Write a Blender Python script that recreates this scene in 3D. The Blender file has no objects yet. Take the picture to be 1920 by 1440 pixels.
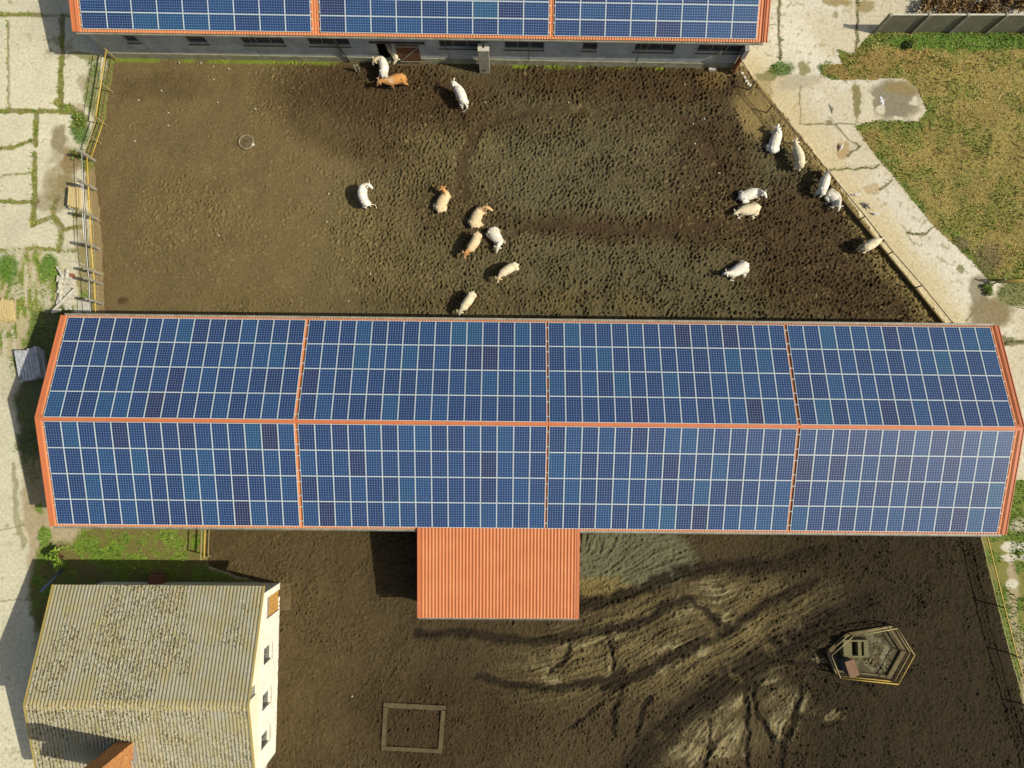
import bpy, bmesh, math, random
import numpy as np
from mathutils import Vector, Matrix, Euler
random.seed(7); rng = np.random.default_rng(7)
S = bpy.context.scene
COL = S.collection
# ------------------------------------------------------------------ camera
F, HC, PITCH, ROLL = 1321.0154, 49.2614, 0.0687, -0.0073
Rm = (Euler((PITCH, 0, 0)).to_matrix() @ Euler((0, ROLL, 0)).to_matrix())
cam = bpy.data.cameras.new('camera'); co = bpy.data.objects.new('camera', cam); COL.objects.link(co)
co.matrix_world = Matrix.Translation((0, 0, HC)) @ Rm.to_4x4()
cam.sensor_fit = 'HORIZONTAL'; cam.sensor_width = 36.0; cam.lens = 36.0 * F / 1920.0
cam.clip_start = 0.5; cam.clip_end = 3000
S.camera = co
Rn = np.array(Rm)
def at(px, py, z=0.0):
    d = Rm @ Vector(((px - 960) / F, -(py - 720) / F, -1.0)); t = (z - HC) / d.z
    return Vector((d.x * t, d.y * t, z))
def uvof(X, Y):           # ground point -> plan chart coordinates used to author the ground map
    P = np.stack([X, Y, np.full_like(X, -HC)], -1) @ Rn
    return 960 + F * P[..., 0] / -P[..., 2], 720 - F * P[..., 1] / -P[..., 2]
# ------------------------------------------------------------------ light
W = bpy.data.worlds.new("World"); S.world = W; W.use_nodes = True
nt = W.node_tree; bg = nt.nodes['Background']
sky = nt.nodes.new('ShaderNodeTexSky'); sky.sky_type = 'NISHITA'; sky.sun_disc = False
SX, SY = -0.9898, 0.2328                      # ground offset of a shadow per metre of height
sund = Vector((-SX, -SY, 1)).normalized()
sky.sun_elevation = math.asin(sund.z); sky.sun_rotation = math.atan2(sund.x, sund.y)
sky.air_density = 1.0; sky.dust_density = 3.0; sky.ozone_density = 1.0
nt.links.new(sky.outputs[0], bg.inputs[0]); bg.inputs[1].default_value = 0.092
L = bpy.data.lights.new('sun', 'SUN'); L.energy = 4.2; L.angle = math.radians(0.5); L.color = (1.0, 0.955, 0.86)
lo = bpy.data.objects.new('sun', L); COL.objects.link(lo); lo.location = sund * 200
lo.rotation_euler = sund.to_track_quat('Z', 'Y').to_euler()
S.view_settings.view_transform = 'Standard'; S.view_settings.look = 'None'
S.view_settings.gamma = 1.0; S.view_settings.exposure = 0.37
# ------------------------------------------------------------------ colour helpers
def lin(c):
    c = np.asarray(c, float) / 255.0
    return np.where(c <= 0.04045, c / 12.92, ((c + 0.055) / 1.055) ** 2.4)
ILL = 1.55
def A(r, g, b, k=1.0):    # albedo of a level, sunlit surface that reads as this sRGB value
    return np.minimum(lin((r, g, b)) / ILL * k, 0.85)
# ------------------------------------------------------------------ noise
def _h(ix, iy, s):
    n = (ix * 374761393 + iy * 668265263 + s * 974711) & 0xFFFFFFFF
    n = ((n ^ (n >> 13)) * 1274126177) & 0xFFFFFFFF
    return ((n ^ (n >> 16)) & 0xFFFFFF) / float(0xFFFFFF)
def vn(x, y, s):
    xi = np.floor(x); yi = np.floor(y); fx = x - xi; fy = y - yi
    xi = xi.astype(np.int64); yi = yi.astype(np.int64)
    fx = fx * fx * fx * (fx * (fx * 6 - 15) + 10); fy = fy * fy * fy * (fy * (fy * 6 - 15) + 10)
    a = _h(xi, yi, s); b = _h(xi + 1, yi, s); c = _h(xi, yi + 1, s); d = _h(xi + 1, yi + 1, s)
    return (a + (b - a) * fx) * (1 - fy) + (c + (d - c) * fx) * fy
def fbm(x, y, sc, o=4, s=0, g=0.5):
    t = 0; a = 1; w = 0
    for i in range(o):
        r = 0.6 + i * 1.1; cx, sx = math.cos(r), math.sin(r)
        t = t + a * vn((x * cx - y * sx) / sc + 31.7 * i, (x * sx + y * cx) / sc - 17.3 * i, s + i * 13); w += a; a *= g; sc *= 0.5
    return t / w
def sst(a, b, x):
    t = np.clip((x - a) / (b - a), 0, 1); return t * t * (3 - 2 * t)
def pdist(u, v, pts):     # distance to a polyline
    d = np.full(u.shape, 1e9)
    for (x0, y0), (x1, y1) in zip(pts[:-1], pts[1:]):
        dx, dy = x1 - x0, y1 - y0; l = dx * dx + dy * dy + 1e-9
        t = np.clip(((u - x0) * dx + (v - y0) * dy) / l, 0, 1)
        d = np.minimum(d, np.hypot(u - x0 - t * dx, v - y0 - t * dy))
    return d
def inpoly(u, v, pts):
    r = np.zeros(u.shape, bool); n = len(pts)
    for i in range(n):
        x0, y0 = pts[i]; x1, y1 = pts[(i + 1) % n]
        if y0 == y1: continue
        c = ((y0 > v) != (y1 > v)) & (u < (x1 - x0) * (v - y0) / (y1 - y0) + x0)
        r ^= c
    return r
def sdp(u, v, pts):       # signed distance: positive inside
    d = pdist(u, v, list(pts) + [pts[0]]); return np.where(inpoly(u, v, pts), d, -d)
def ell(u, v, x, y, rx, ry, an=0):
    a = math.radians(an); c, s = math.cos(a), math.sin(a)
    return np.hypot(((u - x) * c + (v - y) * s) / rx, (-(u - x) * s + (v - y) * c) / ry)
# ------------------------------------------------------------------ object helpers
def tag(o, label=None, cat=None, group=None, kind=None):
    if label: o['label'] = label
    if cat: o['category'] = cat
    if group: o['group'] = group
    if kind: o['kind'] = kind
    return o
def link(o, parent=None):
    COL.objects.link(o)
    if parent is not None: o.parent = parent
    return o
def empty(name, loc=(0, 0, 0), rz=0.0, label=None, cat=None, group=None):
    o = bpy.data.objects.new(name, None); o.empty_display_size = 0.3
    o.location = loc; o.rotation_euler = (0, 0, rz); link(o); return tag(o, label, cat, group)
class MB:
    def __init__(s): s.v = []; s.f = []; s.m = []
    def add(s, vs, fs, mi=0):
        n = len(s.v); s.v += [tuple(p) for p in vs]
        for f in fs: s.f.append(tuple(i + n for i in f)); s.m.append(mi)
        return s
    def box(s, x0, y0, z0, x1, y1, z1, mi=0):
        vs = [(x0, y0, z0), (x1, y0, z0), (x1, y1, z0), (x0, y1, z0), (x0, y0, z1), (x1, y0, z1), (x1, y1, z1), (x0, y1, z1)]
        return s.add(vs, [(0, 3, 2, 1), (4, 5, 6, 7), (0, 1, 5, 4), (1, 2, 6, 5), (2, 3, 7, 6), (3, 0, 4, 7)], mi)
    def beam(s, a, b, w, h, up=(0, 0, 1), mi=0, taper=1.0):   # rectangular bar between two points
        a = Vector(a); b = Vector(b); d = (b - a).normalized(); u = Vector(up)
        if abs(d.dot(u)) > 0.95: u = Vector((0, 1, 0))
        r = d.cross(u).normalized(); u = r.cross(d).normalized(); vs = []
        for p, k in ((a, 1), (b, taper)):
            for sx, sy in ((-1, -1), (1, -1), (1, 1), (-1, 1)): vs.append(p + r * (sx * w / 2 * k) + u * (sy * h / 2 * k))
        return s.add(vs, [(0, 1, 2, 3), (7, 6, 5, 4), (0, 4, 5, 1), (1, 5, 6, 2), (2, 6, 7, 3), (3, 7, 4, 0)], mi)
    def tube(s, pts, rad, n=8, mi=0, cap=True):
        pts = [Vector(p) for p in pts]; k = len(pts)
        rs = rad if isinstance(rad, (list, tuple)) else [rad] * k
        base = len(s.v); prev = None
        for i, p in enumerate(pts):
            d = (pts[min(i + 1, k - 1)] - pts[max(i - 1, 0)]).normalized()
            if prev is None:
                u = Vector((0, 0, 1)) if abs(d.z) < 0.9 else Vector((0, 1, 0)); r = d.cross(u).normalized()
            else: r = (prev - d * prev.dot(d)).normalized()
            prev = r; u = r.cross(d)
            for j in range(n):
                a = 2 * math.pi * j / n; s.v.append(tuple(p + (r * math.cos(a) + u * math.sin(a)) * rs[i]))
        for i in range(k - 1):
            for j in range(n):
                a = base + i * n + j; b = base + i * n + (j + 1) % n; s.f.append((a, b, b + n, a + n)); s.m.append(mi)
        if cap:
            s.f.append(tuple(base + j for j in range(n))[::-1]); s.m.append(mi)
            s.f.append(tuple(base + (k - 1) * n + j for j in range(n))); s.m.append(mi)
        return s
    def build(s, name, mats, parent=None, smooth=False, bevel=0.0):
        me = bpy.data.meshes.new(name); me.from_pydata(s.v, [], s.f); 
        for m in (mats if isinstance(mats, (list, tuple)) else [mats]): me.materials.append(m)
        me.polygons.foreach_set('material_index', s.m)
        if smooth: me.polygons.foreach_set('use_smooth', [True] * len(s.f))
        bm = bmesh.new(); bm.from_mesh(me)
        if bevel > 0:
            bmesh.ops.remove_doubles(bm, verts=bm.verts, dist=1e-5)
            bmesh.ops.bevel(bm, geom=list(bm.edges), offset=bevel, segments=1, affect='EDGES', clamp_overlap=True)
        bmesh.ops.recalc_face_normals(bm, faces=bm.faces); bm.to_mesh(me); bm.free()
        o = bpy.data.objects.new(name, me); return link(o, parent)
# ------------------------------------------------------------------ materials
def newmat(name):
    m = bpy.data.materials.new(name); m.use_nodes = True; return m, m.node_tree, m.node_tree.nodes['Principled BSDF']
def mat(name, c, rough=0.8, var=0.25, sc=2.0, c2=None, bump=0.0, bsc=20.0, metal=0.0, spec=0.3, stretch=None, thr=(0.35, 0.7), grime=None):
    m, t, p = newmat(name); N = t.nodes; K = t.links
    tc = N.new('ShaderNodeTexCoord'); mp = N.new('ShaderNodeMapping'); K.new(tc.outputs['Object'], mp.inputs[0])
    if stretch: mp.inputs['Scale'].default_value = stretch
    n1 = N.new('ShaderNodeTexNoise'); n1.inputs['Scale'].default_value = sc; n1.inputs['Detail'].default_value = 6; n1.inputs['Roughness'].default_value = 0.65
    K.new(mp.outputs[0], n1.inputs['Vector'])
    r = N.new('ShaderNodeValToRGB'); r.color_ramp.elements[0].position = thr[0]; r.color_ramp.elements[1].position = thr[1]
    c = tuple(float(q) for q in c); c2 = tuple(float(q) for q in c2) if c2 is not None else tuple(q * (1 - var) for q in c)
    r.color_ramp.elements[0].color = (*c2, 1); r.color_ramp.elements[1].color = (*c, 1)
    K.new(n1.outputs[0], r.inputs[0]); out = r.outputs[0]
    if grime is not None:
        n3 = N.new('ShaderNodeTexNoise'); n3.inputs['Scale'].default_value = grime[1]; n3.inputs['Detail'].default_value = 8; n3.inputs['Roughness'].default_value = 0.75
        K.new(tc.outputs['Object'], n3.inputs['Vector'])
        r3 = N.new('ShaderNodeValToRGB'); r3.color_ramp.elements[0].position = grime[2]; r3.color_ramp.elements[1].position = grime[3]
        r3.color_ramp.elements[0].color = (0, 0, 0, 1); r3.color_ramp.elements[1].color = (1, 1, 1, 1); K.new(n3.outputs[0], r3.inputs[0])
        mx = N.new('ShaderNodeMix'); mx.data_type = 'RGBA'; K.new(r3.outputs[0], mx.inputs[0]); K.new(out, mx.inputs[6]); mx.inputs[7].default_value = (*[float(q) for q in grime[0]], 1)
        out = mx.outputs[2]
    K.new(out, p.inputs['Base Color'])
    p.inputs['Roughness'].default_value = rough; p.inputs['Metallic'].default_value = metal; p.inputs['Specular IOR Level'].default_value = spec
    if bump > 0:
        n2 = N.new('ShaderNodeTexNoise'); n2.inputs['Scale'].default_value = bsc; n2.inputs['Detail'].default_value = 5
        K.new(mp.outputs[0], n2.inputs['Vector']); b = N.new('ShaderNodeBump'); b.inputs['Strength'].default_value = 1.0; b.inputs['Distance'].default_value = bump
        K.new(n2.outputs[0], b.inputs['Height']); K.new(b.outputs[0], p.inputs['Normal'])
    return m
def attrmat(name, rough=0.9, spec=0.2, amt=0.25, sc=9.0, bump=0.01, bsc=25.0):   # colour stored in the mesh times fine procedural noise
    m, t, p = newmat(name); N = t.nodes; K = t.links
    at_ = N.new('ShaderNodeAttribute'); at_.attribute_name = 'Col'
    tc = N.new('ShaderNodeTexCoord'); n = N.new('ShaderNodeTexNoise'); n.inputs['Scale'].default_value = sc; n.inputs['Detail'].default_value = 5
    K.new(tc.outputs['Object'], n.inputs['Vector'])
    mr = N.new('ShaderNodeMapRange'); mr.inputs[1].default_value = 0.3; mr.inputs[2].default_value = 0.7; mr.inputs[3].default_value = 1 - amt; mr.inputs[4].default_value = 1 + amt
    K.new(n.outputs[0], mr.inputs[0]); vm = N.new('ShaderNodeVectorMath'); vm.operation = 'SCALE'
    K.new(at_.outputs['Color'], vm.inputs[0]); K.new(mr.outputs[0], vm.inputs['Scale']); K.new(vm.outputs[0], p.inputs['Base Color'])
    p.inputs['Roughness'].default_value = rough; p.inputs['Specular IOR Level'].default_value = spec
    if bump:
        n2 = N.new('ShaderNodeTexNoise'); n2.inputs['Scale'].default_value = bsc; n2.inputs['Detail'].default_value = 4
        K.new(tc.outputs['Object'], n2.inputs['Vector']); b = N.new('ShaderNodeBump'); b.inputs['Distance'].default_value = bump
        K.new(n2.outputs[0], b.inputs['Height']); K.new(b.outputs[0], p.inputs['Normal'])
    return m
def setcol(me, cols):
    a = me.color_attributes.new('Col', 'FLOAT_COLOR', 'POINT')
    c = np.ones((len(me.vertices), 4), np.float32); c[:, :3] = cols; a.data.foreach_set('color', c.ravel())
# ================================================================== CATTLE
def catmull(nodes, pts, t):
    i = max(0, min(len(nodes) - 2, sum(1 for n in nodes if n <= t) - 1)); u = (t - nodes[i]) / (nodes[i + 1] - nodes[i])
    p1, p2 = pts[i], pts[i + 1]; m1 = (pts[i + 1] - pts[i - 1]) / (nodes[i + 1] - nodes[i - 1]) if i > 0 else (p2 - p1) / (nodes[1] - nodes[0])
    m2 = (pts[i + 2] - pts[i]) / (nodes[i + 2] - nodes[i]) if i + 2 < len(pts) else (p2 - p1) / (nodes[i + 1] - nodes[i]); d = nodes[i + 1] - nodes[i]
    a = 2 * u ** 3 - 3 * u * u + 1; b = u ** 3 - 2 * u * u + u; c = -2 * u ** 3 + 3 * u * u; e = u ** 3 - u * u
    return p1 * a + m1 * (b * d) + p2 * c + m2 * (e * d)
ST_ = [(0, .07, .12), (.03, .17, .20), (.10, .25, .27), (.2, .285, .31), (.34, .30, .35), (.5, .325, .375), (.68, .325, .38), (.84, .29, .365), (1.0, .26, .33), (1.12, .22, .29), (1.28, .175, .24), (1.45, .14, .19), (1.6, .125, .15), (1.7, .13, .155), (1.8, .115, .14), (1.9, .09, .105), (1.97, .08, .085), (2.0, .055, .06)]
def ringloft(mb, rings):
    n = 14; base = len(mb.v)
    for c, r, u, w, h in rings:
        for j in range(n):
            a = 2 * math.pi * j / n; mb.v.append(tuple(c + r * (w * math.cos(a)) + u * (h * math.sin(a))))
    for i in range(len(rings) - 1):
        for j in range(n): a = base + i * n + j; b = base + i * n + (j + 1) % n; mb.f.append((a, b, b + n, a + n)); mb.m.append(0)
    mb.f.append(tuple(base + j for j in range(n))[::-1]); mb.m.append(0); mb.f.append(tuple(base + (len(rings) - 1) * n + j for j in range(n))); mb.m.append(0)
COWS = []
def cow(px, pose, col, label, side=1, hz=None, gs=1.0, tail=None, horns=True, dark=None, face=None, grp='cattle standing in the yard'):
    lie = pose == 'lie'; zc = (.40, .40, .42) if lie else (1.0, .96, 1.0); z0 = 0
    hz = hz if hz is not None else ((.78, .55) if lie else (1.22, 1.0))
    zz = [zc[0] * (1 if lie else gs), zc[1] * (1 if lie else gs), zc[2] * (1 if lie else gs), hz[0] * gs, hz[1] * gs]
    W = [at(x, y, z) for (x, y), z in zip(px, zz)]; o = Vector((W[1].x, W[1].y, 0)); W = [w - o for w in W]
    nodes = [0, .5, 1, 1.6, 2.0]; rings = []
    def frame(t):
        c = catmull(nodes, W, t); d = (catmull(nodes, W, min(t + .04, 2)) - catmull(nodes, W, max(t - .04, 0))).normalized(); r = d.cross(Vector((0, 0, 1))).normalized(); return c, d, r, r.cross(d)
    kw, kh = (1.24, 1.0) if lie else (1.06, 1.02)
    for t, w, h in ST_:
        c, d, r, u = frame(t); k1 = (kw if t < 1.15 else 1) * gs; k2 = (kh if t < 1.15 else 1) * gs
        rings.append((c, r, u, w * k1, h * k2))
    mb = MB(); ringloft(mb, rings)
    hd = (W[4] - W[3]).normalized()
    def P(t, lat, z): c, d, r, u = frame(t); return Vector((c.x, c.y, 0)) + r * lat + Vector((0, 0, z))
    def D(t): c, d, r, u = frame(t); d = Vector((d.x, d.y, 0)).normalized(); return d
    g = gs
    if not lie:
        for s in (-1, 1):
            st = random.uniform(-.14, .14) * g
            a = P(.14, s * .17 * g, .86 * g); f = D(.15)
            mb.tube([a, a - f * .02 + Vector((0, 0, -.22 * g)), a + f * (.05 + st * .3) + Vector((0, 0, -.42 * g)), Vector((a.x, a.y, .42 * g)) - f * (.09 - st * .8), Vector((a.x, a.y, .10)) + f * (-.05 + st), Vector((a.x, a.y, .0)) + f * (-.01 + st)], [.17 * g, .16 * g, .105 * g, .062 * g, .05 * g, .062 * g], 10)
            st = random.uniform(-.16, .16) * g; a = P(.90, s * .15 * g, .80 * g); f = D(.9)
            mb.tube([a, a + f * .02 + Vector((0, 0, -.25 * g)), Vector((a.x, a.y, .40 * g)) + f * (st * .5), Vector((a.x, a.y, .10)) + f * st, Vector((a.x, a.y, .0)) + f * (.04 + st)], [.14 * g, .105 * g, .062 * g, .046 * g, .06 * g], 10)
        mb.tube([P(.32, 0, .62 * g), P(.28, 0, .55 * g)], [.16 * g, .06 * g], 8)
    else:
        f = D(.2); r = Vector((f.y, -f.x, 0)); 
        for s in (-1, 1):
            a = P(.16, s * .24 * g, .30); k = 1.0 if s == side else .45
            mb.tube([a, a + f * .18 + r * s * .12 * k, a + f * .40 * g + r * s * .20 * k + Vector((0, 0, -.17)), a + f * .18 + r * s * .34 * k + Vector((0, 0, -.22)), a + f * .42 * k + r * s * .40 * k + Vector((0, 0, -.24))], [.22, .20, .12, .065, .055], 10)
            f2 = D(.92); r2 = Vector((f2.y, -f2.x, 0)); a = P(.90, s * .20 * g, .30)
            mb.tube([a, a + f2 * .16 + r2 * s * .10 + Vector((0, 0, -.12)), a + f2 * .36 * k + r2 * s * .16 * k + Vector((0, 0, -.22)), a + f2 * .12 + r2 * s * .30 * k + Vector((0, 0, -.24))], [.15, .11, .07, .05], 10)
    # hook bones, withers, shoulder blades
    for s in (-1, 1):
        c, d, r, u = frame(.20); mb.tube([c + r * s * .16 * g * kw + u * .20 * g - d * .06, c + r * s * .19 * g * kw + u * .23 * g, c + r * s * .17 * g * kw + u * .21 * g + d * .06], [.04, .075, .04], 8)
        c, d, r, u = frame(.93); mb.tube([c + r * s * .12 * g + u * .26 * g, c + r * s * .20 * g - u * .05 * g], [.09 * g, .12 * g], 8)
    # ears
    c, d, r, u = frame(1.63)
    for s in (-1, 1): mb.tube([c + r * s * .08 * g + u * .05 * g, c + r * s * .18 * g + u * .06 * g - d * .02, c + r * s * .27 * g + u * .03 * g - d * .04, c + r * s * .32 * g - d * .05], [.035, .058, .05, .015], 7)
    # tail
    if tail: tp = [W[0] + Vector((0, 0, .1))] + [at(x, y, z) - o for x, y, z in tail]
    else:
        f = D(.03); z = zz[0]
        tp = [W[0] + Vector((0, 0, .12)), W[0] - f * .06 + Vector((0, 0, .05)), W[0] - f * .10 + Vector((0, 0, -.25)), W[0] - f * .08 + Vector((0, 0, -.32 if lie else -.6))]
    mb.tube(tp, [.045, .035, .028] + [.030] * (len(tp) - 3), 6)
    me = bpy.data.meshes.new('cow'); me.from_pydata(mb.v, [], mb.f); ob = bpy.data.objects.new('cow', me); link(ob); ob.location = o
    m = ob.modifiers.new('r', 'REMESH'); m.mode = 'VOXEL'; m.voxel_size = .024; s_ = ob.modifiers.new('s', 'SMOOTH'); s_.factor = .5; s_.iterations = 4
    c, d, r, u = frame(1.62); hn = []
    for s in (-1, 1):
        if horns: hn.append([c + r * s * .06 * g + u * .10 * g, c + r * s * .13 * g + u * .16 * g, c + r * s * .17 * g + u * .22 * g + d * .03, c + r * s * .15 * g + u * .28 * g + d * .07])
    c, d, r, u = frame(1.74); eyes = [c + r * s * .105 * g + u * .05 * g for s in (-1, 1)]; c, d, r, u = frame(1.98); nose = (c + d * .02, r, u)
    COWS.append(dict(ob=ob, col=col, label=label, W=W, hn=hn, eyes=eyes, nose=nose, dark=dark, face=face, lie=lie, grp='cattle lying on the mud' if lie else grp, g=g))
def cr(ox, oy, s, pts): return [(ox + x / s, oy + y / s) for x, y in pts]
WH, CRM, LT, TN, OR = A(248, 242, 220), A(240, 224, 184), A(234, 206, 158), A(222, 178, 118), A(214, 150, 78)
H1 = (640, 60, 6.4)
cow(cr(*H1, [(495, 535), (512, 430), (478, 335), (400, 335), (378, 392)]), 'stand', WH, 'white cow with curved neck standing left of the barn door', hz=(1.1, .8), face=LT)
cow(cr(*H1, [(560, 105), (600, 190), (640, 262), (660, 318), (628, 385)]), 'stand', CRM, 'cream cow stepping out of the dark barn door', hz=(1.05, .75), gs=.95)
cow(cr(*H1, [(768, 545), (680, 560), (575, 590), (460, 590), (430, 645)]), 'stand', OR, 'orange-tan cow standing below the barn door with white shoulder patch', hz=(1.1, .8), dark=A(246, 232, 200))
cow(cr(*H1, [(1478, 860), (1440, 760), (1392, 670), (1345, 605), (1318, 632)]), 'stand', WH, 'white cow walking alone below the block pier', hz=(1.25, 1.1), tail=[(875, 199, .9), (874, 206, .6), (868, 210, .5)], gs=1.05)
G1_ = (600, 300, 4)
cow(cr(*G1_, [(355, 345), (318, 268), (325, 205), (362, 185), (395, 215)]), 'stand', WH, 'white cow with looped tail standing alone left of centre', hz=(1.15, .95), tail=[(697, 383, .8), (704, 384, .7), (706, 391, .6)])
cow(cr(*G1_, [(890, 392), (912, 322), (942, 262), (918, 212), (906, 196)]), 'lie', LT, 'tan cow lying with head raised, topmost of the centre group', side=-1, face=OR, hz=(.95, .8))
cow(cr(*G1_, [(1140, 505), (1168, 440), (1200, 380), (1248, 355), (1295, 380)]), 'lie', LT, 'light tan cow lying with its head turned to the right', side=1, face=TN)
cow(cr(*G1_, [(1185, 540), (1165, 610), (1125, 665), (1092, 695), (1083, 738)]), 'stand', LT, 'tan cow standing left of the lying white cow in the centre', hz=(1.0, .7), face=OR)
cow(cr(*G1_, [(1272, 515), (1305, 560), (1342, 612), (1332, 655), (1322, 695)]), 'lie', WH, 'white cow with a cream flank lying in the centre group', side=-1, hz=(.6, .35))
cow(cr(*G1_, [(1485, 785), (1425, 812), (1365, 850), (1338, 885), (1330, 922)]), 'stand', CRM, 'cream heifer standing with lowered head, right end of the centre group', hz=(.95, .6), gs=.96, face=LT)
cow(cr(*G1_, [(1150, 990), (1120, 1045), (1075, 1105), (1048, 1135), (1045, 1170)]), 'stand', CRM, 'cream heifer standing right above the long barn eave', hz=(.9, .6), gs=.96)
G2_ = (1260, 200, 4)
cow(cr(*G2_, [(755, 348), (768, 275), (792, 200), (790, 158), (800, 128)]), 'lie', WH, 'white horned cow lying by the fence, topmost of the right group', side=-1, hz=(.8, .7), tail=[(1436, 275, .3), (1440, 285, .15), (1452, 288, .1)])
cow(cr(*G2_, [(965, 455), (958, 385), (932, 310), (925, 262), (938, 235)]), 'stand', CRM, 'cream cow pushing its muzzle at the pipe fence', hz=(1.1, .95), tail=[(1513, 302, .9), (1504, 312, .5)])
cow(cr(*G2_, [(1122, 655), (1140, 585), (1158, 530), (1163, 500), (1168, 480)]), 'stand', WH, 'white cow standing over another lying one at the fence', hz=(.95, .7))
cow(cr(*G2_, [(1160, 640), (1205, 668), (1240, 705), (1252, 745), (1242, 785)]), 'lie', WH, 'white horned cow lying behind the standing one at the fence', side=1)
cow(cr(*G2_, [(500, 685), (570, 660), (640, 645), (688, 648), (708, 685)]), 'lie', WH, 'white cow lying, upper of the resting pair', side=1, hz=(.85, .6))
cow(cr(*G2_, [(660, 755), (585, 770), (520, 780), (478, 795), (458, 812)]), 'lie', CRM, 'cream cow lying, lower of the resting pair', side=-1, hz=(.5, .3), horns=False)
cow(cr(*G2_, [(1425, 1070), (1480, 1040), (1535, 1010), (1568, 995), (1582, 985)]), 'stand', CRM, 'dirty-rumped cream cow standing alone with its head at the lower fence', hz=(1.0, .8), dark=A(170, 150, 116))
cow(cr(*G2_, [(570, 1182), (515, 1212), (450, 1248), (408, 1248), (378, 1262)]), 'lie', WH, 'white horned cow lying alone at the right below the resting pair', side=-1, hz=(.75, .5))
dg = bpy.context.evaluated_depsgraph_get()
m_cow = attrmat('cow_hide', .85, .2, .07, 9.0, .006, 40.0); m_horn = mat('horn', A(226, 212, 178), .5, .3, 9, A(150, 134, 108)); m_eye = mat('dark_eye', (.01, .01, .01), .2, .1)
m_nose = mat('pink_muzzle', A(226, 196, 176), .6, .2, 9)
for q in COWS:
    ob = q['ob']; me = bpy.data.meshes.new_from_object(ob.evaluated_get(dg)); ob.modifiers.clear(); old = ob.data; ob.data = me; bpy.data.meshes.remove(old); me.name = 'cow'
    n = len(me.vertices); P = np.zeros(n * 3); me.vertices.foreach_get('co', P); P = P.reshape(-1, 3); W = np.array([list(w) for w in q['W']])
    c = np.tile(q['col'], (n, 1)); ns = fbm(P[:, 0] + P[:, 2] * .7, P[:, 1] + P[:, 2] * .3, .35, 3, 5)
    hd = np.linalg.norm(P[:, :2] - W[3, :2], axis=1) < .33
    hm = np.exp(-(np.linalg.norm(P - W[3], axis=1) / .42) ** 4)[:, None]
    if q['face'] is not None: c = c * (1 - hm) + q['face'] * hm
    if q['dark'] is not None:
        cen = W[2] if q['dark'][0] > .35 else W[0]; k = (np.exp(-(np.linalg.norm(P - cen, axis=1) / .36) ** 4) * sst(.42, .52, ns))[:, None] * .85; c = c * (1 - k) + q['dark'] * k
    k = (sst(.50, .1, P[:, 2]) * sst(.35, .6, ns) * .8)[:, None]; c = c * (1 - k) + A(120, 96, 62) * k           # dried mud on belly and legs
    k = (sst(.52, .66, ns) * .38)[:, None]; c = c * (1 - k) + A(196, 170, 124) * k
    setcol(me, c); me.materials.clear(); me.materials.append(m_cow); me.polygons.foreach_set('use_smooth', [True] * len(me.polygons)); me.update()
    tag(ob, q['label'], 'cow', q['grp'])
    for h in q['hn']: MB().tube(h, [.028, .024, .016, .005], 7).build('horn', m_horn, ob, smooth=True)
    for e in q['eyes']: MB().tube([e + Vector((0, 0, -.02)), e, e + Vector((0, 0, .02))], [.008, .022, .008], 7).build('eye', m_eye, ob, smooth=True)
    c0, r, u = q['nose']; MB().tube([c0 - r * .045, c0, c0 + r * .045], [.02, .045, .02], 8).build('muzzle', m_nose, ob, smooth=True)
# ================================================================== GROUND
X0, X1, Y0, Y1, ST = -39.0, 39.5, -28.5, 32.0, 0.064
xs = np.arange(X0, X1, ST); ys = np.arange(Y0, Y1, ST); GX, GY = np.meshgrid(xs, ys)
NX, NY = len(xs), len(ys)
U, V = uvof(GX, GY)
n_a = fbm(GX, GY, 2.4, 5, 1) - 0.5; n_b = fbm(GX, GY, 2.4, 5, 50) - 0.5
n_c = fbm(GX, GY, 0.5, 4, 90) - 0.5; n_d = fbm(GX, GY, 0.5, 4, 130) - 0.5
UU = U + n_a * 22 + n_c * 12; VV = V + n_b * 22 + n_d * 12          # ragged-edge coordinates
US = U + n_c * 7; VS = V + n_d * 7                                    # lightly ragged
big = fbm(GX, GY, 7.0, 4, 200); mid = fbm(GX, GY, 1.6, 5, 230); fin = fbm(GX, GY, 0.35, 3, 260); big2 = fbm(GX, GY, 4.0, 4, 290)
Z = np.zeros_like(GX); C = np.zeros(GX.shape + (3,)); REG = np.zeros(GX.shape, int)
def mixc(m, col, k=1.0):
    m = np.clip(m * k, 0, 1)[..., None]; C[:] = C * (1 - m) + np.asarray(col) * m
YN = [(216, 104), (1392, 122), (1450, 190), (1560, 330), (1660, 470), (1788, 625), (1780, 800), (190, 800), (197, 590), (193, 520), (190, 440), (178, 330), (172, 288), (197, 225), (204, 170)]
YS = [(386, 900), (1820, 900), (1838, 1010), (1868, 1130), (1912, 1300), (1990, 1560), (470, 1560), (505, 1420), (512, 1100), (440, 1078), (392, 1060), (386, 1040)]
FD = [(1600, 100), (1632, 62), (1720, 56), (2060, 60), (2060, 545), (1856, 528), (1820, 490), (1745, 418), (1690, 350), (1640, 290), (1602, 236), (1642, 226), (1722, 228), (1738, 205), (1716, 160), (1690, 146), (1620, 150), (1560, 150), (1538, 138), (1545, 122), (1578, 118), (1568, 92)]
dN = sdp(US, VS, YN); dS = sdp(US, VS, YS); dF = sdp(U * .35 + US * .65, V * .35 + VS * .65, FD)
mudN = dN > 0; mudS = dS > 0
fld = (dF > 0) & ~mudN
rightside = (U > 1300) & ~mudN & ~mudS & ~fld
left = ~mudN & ~mudS & ~fld & ~rightside
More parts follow.
